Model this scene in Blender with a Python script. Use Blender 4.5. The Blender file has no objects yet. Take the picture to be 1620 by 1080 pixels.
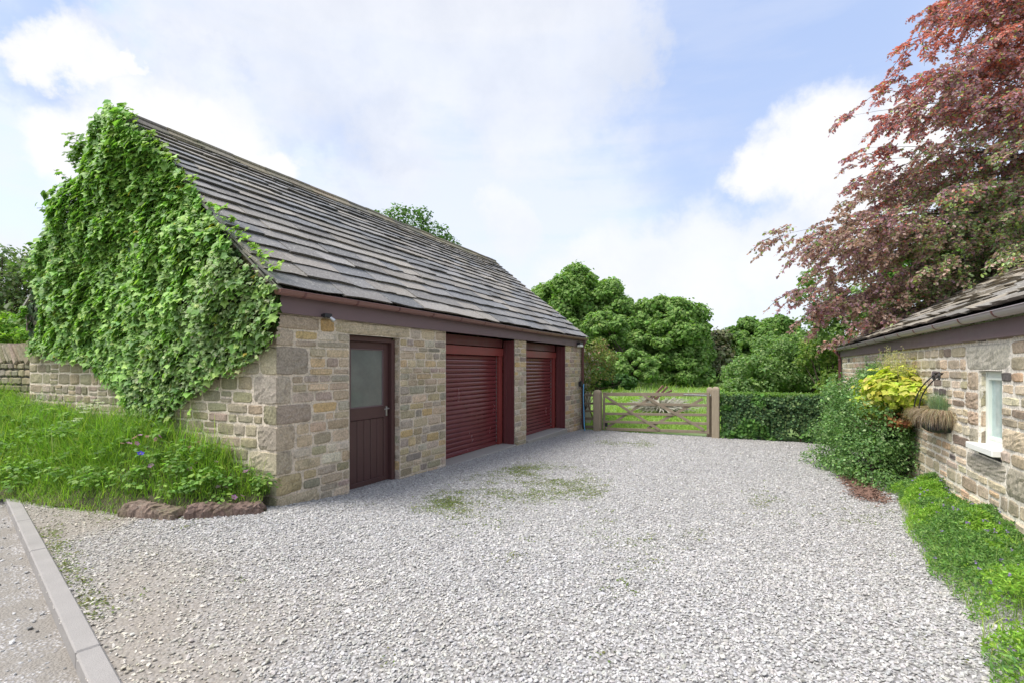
import bpy, math, random
import numpy as np
from mathutils import Vector
rng = np.random.default_rng(7)
random.seed(7)
C = bpy.context.scene.collection
R = math.radians

# ------------------------------------------------------------------ camera
CAM_Z = 1.6
cam = bpy.data.cameras.new('camera'); camo = bpy.data.objects.new('camera', cam); C.objects.link(camo)
cam.sensor_width = 36; cam.lens = 775/1620*36; cam.shift_y = 40/1620
cam.clip_start = .05; cam.clip_end = 3000
camo.location = (0, 0, CAM_Z); camo.rotation_euler = (R(90), 0, 0)
sc = bpy.context.scene; sc.camera = camo
sc.view_settings.view_transform = 'Standard'; sc.view_settings.look = 'None'
sc.view_settings.gamma = 1; sc.view_settings.exposure = 1.9
sc.cycles.use_denoising = True
sc.cycles.max_bounces = 6; sc.cycles.diffuse_bounces = 3; sc.cycles.transparent_max_bounces = 6
sc.cycles.caustics_reflective = False; sc.cycles.caustics_refractive = False

# ------------------------------------------------------------------ sun and sky
SUN_EL, SUN_AZ = R(58), R(-110)      # azimuth from +Y towards +X
sdir = Vector((math.cos(SUN_EL)*math.sin(SUN_AZ), math.cos(SUN_EL)*math.cos(SUN_AZ), math.sin(SUN_EL)))
sl = bpy.data.lights.new('sun', 'SUN'); sl.energy = 1.25; sl.angle = R(35); sl.color = (1, .96, .9)
so = bpy.data.objects.new('sun', sl); C.objects.link(so)
so.rotation_euler = (-sdir).to_track_quat('-Z', 'Y').to_euler()

def ray(px, py):
    v = Vector(((px-810)/775, 1, (580-py)/775)); v.normalize(); return v
world = bpy.data.worlds.new('World'); sc.world = world; world.use_nodes = True
wt = world.node_tree; wt.nodes.clear()
class G:
    def __init__(s, t): s.t = t
    def n(s, typ, **k):
        nd = s.t.nodes.new(typ)
        for a, b in k.items(): setattr(nd, a, b)
        return nd
    def l(s, a, b): s.t.links.new(a, b)
    def sock(s, inp, v):
        if isinstance(v, bpy.types.NodeSocket): s.l(v, inp)
        elif v is not None: inp.default_value = v
    def math(s, op, a, b=None, clamp=False):
        nd = s.n('ShaderNodeMath', operation=op, use_clamp=clamp); s.sock(nd.inputs[0], a); s.sock(nd.inputs[1], b); return nd.outputs[0]
    def mix(s, f, a, b, mode='MIX'):
        nd = s.n('ShaderNodeMix', data_type='RGBA', blend_type=mode); s.sock(nd.inputs[0], f)
        s.sock(nd.inputs[6], a if isinstance(a, bpy.types.NodeSocket) else (*a, 1)); s.sock(nd.inputs[7], b if isinstance(b, bpy.types.NodeSocket) else (*b, 1)); return nd.outputs[2]
    def ramp(s, f, a, b, c=0., d=1., smooth=True):
        nd = s.n('ShaderNodeMapRange', interpolation_type='SMOOTHSTEP' if smooth else 'LINEAR'); s.sock(nd.inputs[0], f)
        for i, v in enumerate((a, b, c, d)): nd.inputs[1+i].default_value = v
        return nd.outputs[0]
    def noise(s, vec, scale, detail=4, rough=.55, dist=0, dims=None):
        nd = s.n('ShaderNodeTexNoise'); s.sock(nd.inputs['Vector'], vec); nd.inputs['Scale'].default_value = scale
        nd.inputs['Detail'].default_value = detail; nd.inputs['Roughness'].default_value = rough; nd.inputs['Distortion'].default_value = dist
        return nd
    def vadd(s, a, b, op='ADD'):
        nd = s.n('ShaderNodeVectorMath', operation=op); s.sock(nd.inputs[0], a); s.sock(nd.inputs[1], b); return nd
g = G(wt)
sky = g.n('ShaderNodeTexSky', sky_type='NISHITA'); sky.sun_disc = False; sky.sun_elevation = SUN_EL; sky.sun_rotation = SUN_AZ
sky.altitude = 100; sky.air_density = 1.0; sky.dust_density = 1.5; sky.ozone_density = 1.5
tc = g.n('ShaderNodeTexCoord').outputs['Generated']
nz = g.noise(tc, 3.2, 7, .6)
off = g.vadd(nz.outputs['Color'], (.5, .5, .5), 'SUBTRACT').outputs[0]
sc_ = g.n('ShaderNodeVectorMath', operation='SCALE'); g.l(off, sc_.inputs[0]); sc_.inputs['Scale'].default_value = .42
nz2 = g.noise(tc, 16, 7, .6)
off2 = g.vadd(nz2.outputs['Color'], (.5, .5, .5), 'SUBTRACT').outputs[0]
sc2 = g.n('ShaderNodeVectorMath', operation='SCALE'); g.l(off2, sc2.inputs[0]); sc2.inputs['Scale'].default_value = .11
dirw = g.n('ShaderNodeVectorMath', operation='NORMALIZE'); g.l(g.vadd(g.vadd(tc, sc_.outputs[0]).outputs[0], sc2.outputs[0]).outputs[0], dirw.inputs[0])
dirs = g.n('ShaderNodeVectorMath', operation='NORMALIZE'); g.l(g.vadd(tc, sc2.outputs[0]).outputs[0], dirs.inputs[0])
def blobs(lst, vec, soft):
    cur = None
    for px, py, rad in lst:
        v = ray(px, py); dt = g.n('ShaderNodeVectorMath', operation='DOT_PRODUCT'); g.l(vec, dt.inputs[0]); dt.inputs[1].default_value = v
        r = rad/775 * (v.y if v.y > .2 else .2)
        m = g.ramp(dt.outputs['Value'], math.cos(r*(1+soft)), math.cos(r*max(.05, 1-soft)))
        cur = m if cur is None else g.math('MAXIMUM', cur, m)
    return cur
veil = blobs([(330, 10, 90), (440, 30, 120), (560, 50, 140), (690, 60, 150), (830, 60, 130), (850, 130, 100), (760, 130, 90), (620, 110, 90), (620, 230, 70), (150, 15, 40), (960, 40, 60), (830, 200, 60)], dirw.outputs[0], .75)
cumu = blobs([(60, 80, 40), (120, 80, 42), (150, 110, 36), (15, 90, 28), (200, 100, 14), (110, 235, 45), (170, 240, 60), (270, 205, 68), (345, 240, 68), (400, 285, 45), (445, 275, 22), (230, 300, 90),
              (1310, 215, 62), (1255, 250, 58), (1200, 275, 42), (1340, 270, 75), (1400, 260, 90)], dirs.outputs[0], .52)
low = blobs([(1130, 430, 85), (1050, 430, 60), (960, 440, 60), (1190, 400, 50), (900, 470, 60), (790, 350, 40), (60, 420, 90), (1300, 420, 80)], dirw.outputs[0], .6)
sep = g.n('ShaderNodeSeparateXYZ'); g.l(tc, sep.inputs[0])
hz = g.ramp(sep.outputs['Z'], .75, .0)
# general cloudiness out of frame
gen = g.ramp(nz.outputs['Fac'], .47, .68, 0, .75)
backm = g.ramp(sep.outputs['Y'], .45, .1)
gen = g.math('MULTIPLY', gen, backm)
skyc = g.n('ShaderNodeVectorMath', operation='SCALE'); g.l(sky.outputs[0], skyc.inputs[0]); skyc.inputs['Scale'].default_value = .086
shade = g.ramp(nz.outputs['Fac'], .35, .65, .0, 1)
CW = (.262, .265, .276); CG = (.215, .223, .245); CB = (.28, .28, .282)
base = g.mix(g.math('MULTIPLY', hz, .78), skyc.outputs[0], (.235, .255, .295))
wisp = g.noise(g.vadd(tc, (1.2, 3, 9), 'MULTIPLY').outputs[0], 1.6, 6, .55)
base = g.mix(g.math('MULTIPLY', g.ramp(wisp.outputs['Fac'], .4, .62), .55), base, CW)
base = g.mix(.42, base, (.232, .243, .275))
deep = blobs([(1260, 120, 190), (1130, 60, 130), (60, 15, 70), (300, 110, 50), (560, 190, 60)], dirw.outputs[0], .95)
base = g.mix(g.math('MULTIPLY', deep, .58), base, (.105, .148, .25))
base = g.mix(g.math('MULTIPLY', veil, .72), base, g.mix(shade, CG, CW))
base = g.mix(g.math('MULTIPLY', low, .7), base, g.mix(shade, (.24, .247, .27), CB))
base = g.mix(cumu, base, g.mix(g.ramp(nz2.outputs['Fac'], .3, .6), CW, CB))
base = g.mix(gen, base, CW)
bg = g.n('ShaderNodeBackground'); g.l(base, bg.inputs[0]); bg.inputs[1].default_value = 1.0
wo = g.n('ShaderNodeOutputWorld'); g.l(bg.outputs[0], wo.inputs[0])

# ------------------------------------------------------------------ scene helpers
def tag(o, label=None, cat=None, group=None, kind=None):
    for k, v in (('label', label), ('category', cat), ('group', group), ('kind', kind)):
        if v: o[k] = v
    return o
def empty(name, loc, label, cat, group=None):
    o = bpy.data.objects.new(name, None); C.objects.link(o); o.location = loc; o.empty_display_size = .2
    return tag(o, label, cat, group)
def copy_tree(o, parent=None):
    c = o.copy(); C.objects.link(c); c.parent = parent
    for ch in list(o.children): copy_tree(ch, c)
    return c

class MB:
    def __init__(s): s.V = []; s.F = []; s.C = []; s.n = 0
    def add(s, V, F, col=(.5, .5, .5)):
        V = np.asarray(V, float).reshape(-1, 3); F = np.asarray(F, int)
        c = np.asarray(col, float)
        if c.ndim == 1: c = np.tile(c, (len(V), 1))
        s.V.append(V); s.C.append(c); s.F.append(F + s.n); s.n += len(V)
    def build(s, name, mat, parent=None, smooth=False, extra=None):
        me = bpy.data.meshes.new(name)
        V = np.concatenate(s.V); Cc = np.concatenate(s.C)
        sizes = np.concatenate([np.full(len(f), f.shape[1]) for f in s.F])
        loops = np.concatenate([f.ravel() for f in s.F])
        loc = np.zeros(3)
        if parent is not None:
            loc = np.array(parent.matrix_world.translation if parent.parent is None else wloc(parent))
            loc = wloc(parent)
        V = V - loc
        me.vertices.add(len(V)); me.vertices.foreach_set('co', V.ravel().astype(np.float32))
        me.loops.add(len(loops)); me.loops.foreach_set('vertex_index', loops.astype(np.int32))
        me.polygons.add(len(sizes)); st = np.concatenate([[0], np.cumsum(sizes)[:-1]])
        me.polygons.foreach_set('loop_start', st.astype(np.int32)); me.polygons.foreach_set('loop_total', sizes.astype(np.int32))
        me.update(calc_edges=True)
        me.polygons.foreach_set('use_smooth', np.full(len(sizes), bool(smooth)))
        a = me.attributes.new('Col', 'FLOAT_COLOR', 'POINT')
        a.data.foreach_set('color', np.concatenate([Cc, np.ones((len(Cc), 1))], 1).ravel().astype(np.float32))
        if extra:
            for k, v in extra.items():
                b = me.attributes.new(k, 'FLOAT', 'POINT'); b.data.foreach_set('value', np.asarray(v, np.float32))
        me.materials.append(mat)
        o = bpy.data.objects.new(name, me); C.objects.link(o)
        if parent is not None: o.parent = parent
        return o
def wloc(o):
    v = np.zeros(3)
    while o is not None: v = v + np.array(o.location); o = o.parent
    return v

def _boxdata():
    idx = {}; V = []
    for sx in (-1, 1):
        for sy in (-1, 1):
            for sz in (-1, 1):
                for k in range(3): idx[(sx, sy, sz, k)] = len(V); V.append((sx, sy, sz, k))
    Q = []
    for k in range(3):
        for s in (-1, 1):
            a, b = [i for i in range(3) if i != k]
            q = []
            for (u, v) in ((-1, -1), (1, -1), (1, 1), (-1, 1)):
                t = [0, 0, 0]; t[k] = s; t[a] = u; t[b] = v; q.append(idx[(*t, k)])
            if (s > 0) != (k != 1): q = q[::-1]
            Q.append(q)
    for k in range(3):
        a, b = [i for i in range(3) if i != k]
        for u in (-1, 1):
            for v in (-1, 1):
                t = [0, 0, 0]; t[a] = u; t[b] = v
                t[k] = -1; p0 = tuple(t); t[k] = 1; p1 = tuple(t)
                Q.append([idx[(*p0, a)], idx[(*p1, a)], idx[(*p1, b)], idx[(*p0, b)]])
    T = [[idx[(sx, sy, sz, k)] for k in range(3)] for sx in (-1, 1) for sy in (-1, 1) for sz in (-1, 1)]
    return V, np.array(Q), np.array(T)
_BV, _BQ, _BT = _boxdata()
def box(mb, c, X, Y, Z, col=(.5, .5, .5), bev=.004, jit=0):
    """c centre; X,Y,Z half-extent vectors"""
    c, X, Y, Z = [np.array(v, float) for v in (c, X, Y, Z)]
    L = [np.linalg.norm(v) for v in (X, Y, Z)]
    out = []
    for (sx, sy, sz, k) in _BV:
        f = [max(0, 1 - bev/max(l, 1e-6)) for l in L]; f[k] = 1
        out.append(c + X*sx*f[0] + Y*sy*f[1] + Z*sz*f[2])
    out = np.array(out)
    if jit: 
        j = rng.normal(0, jit, (8, 3)); out += np.repeat(j, 3, 0)
    mb.add(out, _BQ, col); mb.F.append(_BT + (mb.n - 24))
def bar(mb, p0, p1, w, h, col=(.5, .5, .5), up=(0, 0, 1), bev=.004):
    p0, p1, up = np.array(p0, float), np.array(p1, float), np.array(up, float)
    d = p1 - p0; L = np.linalg.norm(d); d /= L
    s = np.cross(d, up); s /= np.linalg.norm(s); u = np.cross(s, d)
    box(mb, (p0+p1)/2, d*L/2, s*w/2, u*h/2, col, bev)
def tube(mb, pts, rad, seg=8, col=(.5, .5, .5), caps=True):
    pts = np.array(pts, float); n = len(pts); rad = np.broadcast_to(np.array(rad, float), (n,))
    t = np.gradient(pts, axis=0); t /= np.linalg.norm(t, axis=1)[:, None] + 1e-9
    ref = np.array((0, 0, 1.)) if abs(t[0][2]) < .9 else np.array((1., 0, 0))
    a = np.cross(t[0], ref); a /= np.linalg.norm(a); rings = []
    for i in range(n):
        a = a - t[i]*np.dot(a, t[i]); a /= np.linalg.norm(a) + 1e-9; b = np.cross(t[i], a)
        an = np.linspace(0, 2*np.pi, seg, endpoint=False)
        rings.append(pts[i] + rad[i]*(np.cos(an)[:, None]*a + np.sin(an)[:, None]*b))
    V = np.concatenate(rings); i = np.arange(n-1)[:, None]*seg; j = np.arange(seg)[None]
    k = (j+1) % seg
    F = np.stack([i+j, i+k, i+seg+k, i+seg+j], -1).reshape(-1, 4)
    mb.add(V, F, col)
    if caps:
        base = mb.n - len(V)
        mb.F.append(np.array([list(range(seg))[::-1]]) + base); mb.F.append(np.array([list(range(seg))]) + base + (n-1)*seg)
def bez(p0, p1, p2, n=10):
    t = np.linspace(0, 1, n)[:, None]; p0, p1, p2 = map(lambda v: np.array(v, float), (p0, p1, p2))
    return (1-t)**2*p0 + 2*t*(1-t)*p1 + t*t*p2
def norm(v): return v/(np.linalg.norm(v, axis=-1, keepdims=True) + 1e-9)

# leaf shapes: (x across, y along, z out), faces triangles/quads
SH = {
 'quad': (np.array([(-.5, 0, 0), (.5, 0, 0), (.45, 1, .05), (-.45, 1, -.05)]), [[0, 1, 2, 3]]),
 'oval': (np.array([(0, 0, 0), (.3, .35, .06), (.24, .72, .05), (0, 1, -.04), (-.24, .72, .05), (-.3, .35, .06)]), [[0, 1, 2, 3], [0, 3, 4, 5]]),
 'ivy': (np.array([(0, 0, 0), (.34, -.14, .0), (.42, .2, .08), (.62, .42, .0), (.3, .58, .06), (0, 1, -.1), (-.3, .58, .06), (-.62, .42, .0), (-.42, .2, .08), (-.34, -.14, 0), (0, .4, .0)]),
         [[0, 1, 2, 10], [2, 3, 4, 10], [10, 4, 5, 6], [10, 6, 7, 8], [0, 10, 8, 9]]),
 'clump': (np.array([(-.5, -.3, 0), (0, -.5, .1), (.5, -.2, 0), (.4, .4, .1), (0, .55, -.05), (-.45, .35, .12), (0, 0, .2)]), [[0, 1, 6, 5], [1, 2, 3, 6], [6, 3, 4, 5]]),
}
def leaves(mb, P, N, U, size, shape='oval', col=None, aspect=1.0):
    S0, F0 = SH[shape]; P = np.asarray(P, float); n = len(P)
    N = norm(np.asarray(N, float)); U = norm(U - N*np.sum(U*N, 1, keepdims=True)); X = np.cross(U, N)
    size = np.broadcast_to(size, (n,))[:, None, None]
    V = P[:, None] + size*(S0[None, :, 0:1]*aspect*X[:, None] + S0[None, :, 1:2]*U[:, None] + S0[None, :, 2:3]*N[:, None])
    k = len(S0); F = (np.array(F0)[None] + (np.arange(n)*k)[:, None, None]).reshape(-1, 4)
    mb.add(V.reshape(-1, 3), F, np.repeat(col, k, 0))
def pal(n, cols, w=None, var=.18):
    cols = np.array(cols); i = rng.choice(len(cols), n, p=None if w is None else np.array(w)/sum(w))
    return np.clip(cols[i]*(1 + rng.normal(0, var, (n, 1)))*(1 + rng.normal(0, .05, (n, 3))), .004, 1)
def rdir(n): return norm(rng.normal(size=(n, 3)))

# ------------------------------------------------------------------ materials
def newmat(name):
    m = bpy.data.materials.new(name); m.use_nodes = True; t = m.node_tree; t.nodes.clear(); q = G(t)
    out = q.n('ShaderNodeOutputMaterial'); b = q.n('ShaderNodeBsdfPrincipled'); q.l(b.outputs[0], out.inputs[0])
    return m, q, b, out
def attr(q, name='Col'): return q.n('ShaderNodeAttribute', attribute_name=name)
def bump(q, b, h, strength, dist):
    bn = q.n('ShaderNodeBump'); bn.inputs['Strength'].default_value = strength; bn.inputs['Distance'].default_value = dist
    q.l(h, bn.inputs['Height']); q.l(bn.outputs[0], b.inputs['Normal'])
def mat_stone(name, scale=1, dark=.35, lich=.3, moss=.25):
    m, q, b, o = newmat(name); c = attr(q).outputs['Color']; p = q.n('ShaderNodeNewGeometry').outputs['Position']
    n1 = q.noise(p, 9*scale, 6, .65); n2 = q.noise(p, 45*scale, 5, .7); n3 = q.noise(p, 2.2, 4, .6); n4 = q.noise(p, 120*scale, 3, .7)
    col = q.mix(1, c, q.mix(q.ramp(n2.outputs['Fac'], .32, .68), (.84, .83, .82), (1.42, 1.4, 1.37)), 'MULTIPLY')
    col = q.mix(q.math('MULTIPLY', q.ramp(n1.outputs['Fac'], .5, .72), dark), col, (.055, .05, .045))
    col = q.mix(q.math('MULTIPLY', q.ramp(n4.outputs['Fac'], .56, .75), dark*.9), col, (.05, .047, .045))
    n5 = q.noise(p, 17*scale, 5, .7)
    col = q.mix(q.math('MULTIPLY', q.ramp(n5.outputs['Fac'], .56, .72), lich), col, (.46, .45, .4))
    col = q.mix(q.math('MULTIPLY', q.math('MULTIPLY', q.ramp(n3.outputs['Fac'], .45, .7), q.ramp(n1.outputs['Color'], .4, .6)), moss), col, (.12, .14, .05))
    q.l(col, b.inputs['Base Color']); b.inputs['Roughness'].default_value = .92; b.inputs['Specular IOR Level'].default_value = .2
    h = q.math('ADD', q.math('MULTIPLY', n2.outputs['Fac'], .5), q.math('ADD', n1.outputs['Fac'], q.math('MULTIPLY', n4.outputs['Fac'], .35)))
    bump(q, b, h, .9, .012); return m
def mat_leaf(name, trans=.3, rough=.42, spec=.5, tint=(1.25, 1.5, .6)):
    m, q, b, o = newmat(name); c = attr(q).outputs['Color']
    q.l(c, b.inputs['Base Color']); b.inputs['Roughness'].default_value = rough; b.inputs['Specular IOR Level'].default_value = spec
    tr = q.n('ShaderNodeBsdfTranslucent'); q.l(q.mix(1, c, tint, 'MULTIPLY'), tr.inputs[0])
    ms = q.n('ShaderNodeMixShader'); ms.inputs[0].default_value = trans
    q.l(b.outputs[0], ms.inputs[1]); q.l(tr.outputs[0], ms.inputs[2]); q.l(ms.outputs[0], o.inputs[0]); return m
def mat_plain(name, col, rough=.5, spec=.5, nvar=.15, nscale=8, bscale=60, bstr=.1, stretch=(1, 1, 1), metal=0, dirt=None, useattr=False, coat=0):
    m, q, b, o = newmat(name); p = q.n('ShaderNodeNewGeometry').outputs['Position']
    pv = q.vadd(p, stretch, 'MULTIPLY').outputs[0]; n1 = q.noise(pv, nscale, 5, .6); n2 = q.noise(pv, bscale, 4, .6)
    base = attr(q).outputs['Color'] if useattr else None
    lo = tuple([1-nvar]*3); hi = tuple([1+nvar]*3)
    mul = q.mix(n1.outputs['Fac'], lo, hi)
    cc = q.mix(1, base if useattr else col, mul, 'MULTIPLY')
    if dirt: cc = q.mix(q.math('MULTIPLY', q.ramp(n2.outputs['Fac'], .5, .75), dirt[0]), cc, dirt[1])
    q.l(cc, b.inputs['Base Color']); q.sock(b.inputs['Roughness'], q.ramp(n1.outputs['Fac'], .3, .7, rough*.85, min(1, rough*1.15)))
    b.inputs['Specular IOR Level'].default_value = spec; b.inputs['Metallic'].default_value = metal; b.inputs['Coat Weight'].default_value = coat
    if bstr: bump(q, b, n2.outputs['Fac'], bstr, .01)
    return m
M = {}
M['stone'] = mat_stone('sandstone_masonry')
M['oldstone'] = mat_stone('weathered_masonry', .8, .36, .35, .12)
M['drystone'] = mat_stone('dry_stone', 1, .35, .4, .6)
M['ivy'] = mat_leaf('ivy_leaf', .3, .5, .28)
M['leaf'] = mat_leaf('leaf', .38, .55, .25)
M['beech'] = mat_leaf('copper_leaf', .4, .36, .7, (1.3, 1.1, .85))
M['grass'] = mat_leaf('grass_blade', .4, .5, .3)
M['bark'] = mat_plain('bark', (.09, .07, .055), .95, .1, .4, 14, 50, .6)
M['beechbark'] = mat_plain('beech_bark', (.07, .06, .055), .95, .1, .4, 14, 50, .5)
M['maroon'] = mat_plain('maroon_paint', (.085, .040, .038), .42, .5, .22, 5, 90, .06, (1, 1, .25), dirt=(.25, (.10, .05, .045)))
M['fascia'] = mat_plain('faded_brown_board', (.17, .115, .12), .6, .4, .18, 6, 60, .12, (1, 1, 1), dirt=(.3, (.2, .15, .14)))
M['gutter'] = mat_plain('brown_gutter_plastic', (.21, .105, .09), .38, .5, .15, 7, 70, .05, dirt=(.35, (.3, .2, .17)))
M['gutter_grey'] = mat_plain('sun_bleached_gutter', (.33, .285, .3), .36, .5, .12, 6, 70, .04, dirt=(.3, (.2, .15, .15)))
M['pipe'] = mat_plain('brown_pipe_plastic', (.13, .052, .05), .35, .5, .15, 5, 60, .04)
M['roller'] = mat_plain('roller_slats', (.165, .034, .038), .24, .55, .25, 3, 60, .03, (1, 1, .5), dirt=(.08, (.14, .06, .04)))
M['lining'] = mat_plain('dark_red_boards', (.15, .043, .045), .45, .5, .25, 4, 70, .06, (1, 1, .3), dirt=(.35, (.12, .06, .05)))
M['redframe'] = mat_plain('red_painted_timber', (.26, .05, .045), .38, .5, .25, 4, 70, .06, (1, 1, .3), dirt=(.35, (.1, .05, .04)))
M['concrete'] = mat_plain('concrete', (.36, .34, .31), .9, .2, .15, 5, 130, .25, dirt=(.3, (.2, .19, .17)))
M['kerb'] = mat_plain('kerb_concrete', (.33, .31, .29), .9, .2, .22, 4, 160, .5, dirt=(.7, (.27, .25, .235)))
M['metal'] = mat_plain('satin_metal', (.55, .55, .54), .3, .5, .05, 8, 50, .02, metal=1)
M['white'] = mat_plain('white_paint', (.86, .86, .81), .4, .5, .06, 6, 60, .03)
M['pvc'] = mat_plain('window_paint', (.8, .85, .76), .4, .5, .06, 6, 60, .03)
M['black'] = mat_plain('black_plastic', (.02, .021, .026), .4, .5, .2, 8, 60, .03)
M['hose'] = mat_plain('blue_hose', (.13, .42, .72), .35, .5, .1, 8, 60, .02)
M['iron'] = mat_plain('black_iron', (.02, .018, .018), .5, .5, .3, 30, 120, .2)
M['gatewood'] = mat_plain('weathered_oak', (.25, .205, .15), .85, .2, .35, 7, 60, .35, (1, 1, 1), dirt=(.5, (.14, .13, .07)))
M['postwood'] = mat_plain('weathered_post', (.33, .275, .2), .85, .2, .3, 9, 45, .4, (4, 4, .35), dirt=(.5, (.2, .15, .09)))
M['shedwood'] = mat_plain('pale_boards', (.42, .4, .33), .85, .2, .15, 9, 45, .3, (4, 4, .4))
M['rust'] = mat_plain('old_timber', (.2, .12, .09), .9, .2, .3, 9, 45, .4)
M['petal'] = mat_leaf('petal', .35, .5, .3)
def mat_glass(name, col, rough, trans):
    m, q, b, o = newmat(name); p = q.n('ShaderNodeNewGeometry').outputs['Position']; n1 = q.noise(p, 2.2, 6, .65); n2 = q.noise(p, 60, 3, .6)
    q.l(q.mix(q.math('MULTIPLY', q.ramp(n2.outputs['Fac'], .55, .8), .25), q.mix(n1.outputs['Fac'], tuple(x*.45 for x in col), tuple(x*1.6 for x in col)), (.3, .3, .28)), b.inputs['Base Color'])  # broad tone variation paints a blurred reflection into the colour; fine specks are dust
    q.sock(b.inputs['Roughness'], q.ramp(n1.outputs['Fac'], .3, .7, rough*.7, rough*1.3)); b.inputs['Transmission Weight'].default_value = trans
    b.inputs['Specular IOR Level'].default_value = .8; return m
M['glass'] = mat_glass('dusty_glass_painted_reflection', (.2, .22, .2), .1, .2)
M['glass2'] = mat_glass('window_glass', (.5, .62, .6), .12, .2)
def mat_slate(name, k=1):
    m, q, b, o = newmat(name); c = attr(q).outputs['Color']; p = q.n('ShaderNodeNewGeometry').outputs['Position']
    n1 = q.noise(p, 5, 6, .65); n2 = q.noise(p, 30, 6, .7); n3 = q.noise(p, 90, 3, .7)
    col = q.mix(1, c, q.mix(n2.outputs['Fac'], (.65, .65, .65), (1.35, 1.35, 1.35)), 'MULTIPLY')
    col = q.mix(q.math('MULTIPLY', q.ramp(n1.outputs['Fac'], .52, .72), .35*k), col, (.44, .42, .35))
    col = q.mix(q.math('MULTIPLY', q.ramp(n2.outputs['Fac'], .555, .67), .7*k), col, (.56, .56, .5))
    col = q.mix(q.math('MULTIPLY', q.ramp(n3.outputs['Fac'], .55, .7), .6), col, (.07, .065, .055))
    q.l(col, b.inputs['Base Color']); b.inputs['Roughness'].default_value = .72; b.inputs['Specular IOR Level'].default_value = .4
    bump(q, b, q.math('ADD', n2.outputs['Fac'], q.math('MULTIPLY', n3.outputs['Fac'], .5)), .7, .01); return m
M['slate'] = mat_slate('stone_slates'); M['slate2'] = mat_slate('lichened_slates', 1.0)
M['ridge'] = mat_stone('ridge_stone', 1, .35, .5, .5)

# ------------------------------------------------------------------ site geometry
D = np.array((.4495, .8933, 0)); GV = np.array((-.8933, .4495, 0)); UPV = np.array((0, 0, 1.))
O = np.array((-2.707, 5.64, 0))
def W(s, t, z): return O + D*s + GV*t + UPV*z          # garage frame: s along the front, t into the building
def P(px, py, Y): return np.array(((px-810)/775*Y, Y, CAM_Z + (580-py)/775*Y))
KA = np.array((-2.085, 2.50)); KD = np.array((-.756, .655)); KN = np.array((.655, .756))   # kerb line, normal towards the drive
def sloc(X, Y): return (X-O[0])*D[0] + (Y-O[1])*D[1]
def gz(X, Y):
    s = sloc(X, Y)
    return np.interp(s, [-6, 0, 1.1, 3.4, 6.2, 10.4, 12, 22, 45, 120], [.0, 0, -.11, -.15, -.2, -.335, -.36, -.4, -.3, .6])
BED = np.array([(-2.6, 5.42), (-3.47, 5.28), (-4.25, 5.34), (-5.2, 5.62), (-6.2, 5.97), (-7.2, 6.3), (-9, 6.9), (-14, 8.5), (-30, 13)])
def segdist(X, Y):
    d = np.full(np.shape(X), 1e9)
    for a, b in zip(BED[:-1], BED[1:]):
        ab = b-a; L2 = ab@ab; t = np.clip(((X-a[0])*ab[0] + (Y-a[1])*ab[1])/L2, 0, 1)
        d = np.minimum(d, np.hypot(X-a[0]-t*ab[0], Y-a[1]-t*ab[1]))
    yb = np.interp(X, BED[::-1, 0], BED[::-1, 1])
    return np.where((Y > yb) & (X < -2.78), d, -d)
def smooth(x): x = np.clip(x, 0, 1); return x*x*(3-2*x)
def bedz(X, Y):
    d = segdist(X, Y)
    return np.maximum(0, gz(X, Y)) + .03 + .1*smooth(d/.12) + .5*smooth((d-.02)/1.1) + .5*smooth((d-.7)/2.2) if True else 0
def grid(x0, x1, y0, y1, st, zf, keep=None, colf=None):
    xs = np.arange(x0, x1+1e-6, st); ys = np.arange(y0, y1+1e-6, st); X, Y = np.meshgrid(xs, ys, indexing='ij')
    Z = zf(X, Y); V = np.stack([X, Y, Z], -1).reshape(-1, 3); nx, ny = X.shape
    i = (np.arange(nx-1)[:, None]*ny + np.arange(ny-1)[None]).ravel(); F = np.stack([i, i+ny, i+ny+1, i+1], 1)
    if keep is not None:
        k = keep(X, Y).ravel(); F = F[k[F].all(1)]
    return V, F

# terrain / lawn ----------------------------------------------------
def near_drive(X, Y):
    s = sloc(X, Y); return (s < 10.75)
m, q, b, o_ = newmat('lawn_soil'); p = q.n('ShaderNodeNewGeometry').outputs['Position']
n1 = q.noise(p, .5, 5, .6); n2 = q.noise(p, 9, 5, .7); n3 = q.noise(p, 60, 3, .7)
col = q.mix(n2.outputs['Fac'], (.07, .14, .025), (.16, .27, .055)); col = q.mix(q.ramp(n1.outputs['Fac'], .4, .65), col, (.22, .3, .12)); q.l(col, b.inputs['Base Color']); b.inputs['Roughness'].default_value = .9
bump(q, b, n3.outputs['Fac'], .8, .03); M['lawn'] = m
mb = MB()
xs = np.concatenate([[-1200, -600, -300, -150, -80], np.arange(-50, 60, .5), [80, 150, 300, 600, 1200]])
ys = np.concatenate([[-1200, -400, -100, -50], np.arange(-20, 70, .5), [90, 150, 300, 600, 1200]])
X, Y = np.meshgrid(xs, ys, indexing='ij')
Z = gz(X, Y) + rng.normal(0, .012, X.shape)
s = sloc(X, Y)
Z = np.where(s < 10.6, Z-.25, Z)
Z = np.where((s < 10) , np.minimum(Z, -.2), Z)
V = np.stack([X, Y, Z], -1).reshape(-1, 3); nx, ny = X.shape
i = (np.arange(nx-1)[:, None]*ny + np.arange(ny-1)[None]).ravel(); mb.add(V, np.stack([i, i+ny, i+ny+1, i+1], 1), (.1, .2, .05))
terrain = mb.build('ground', M['lawn'], smooth=True); tag(terrain, kind='structure')

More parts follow.
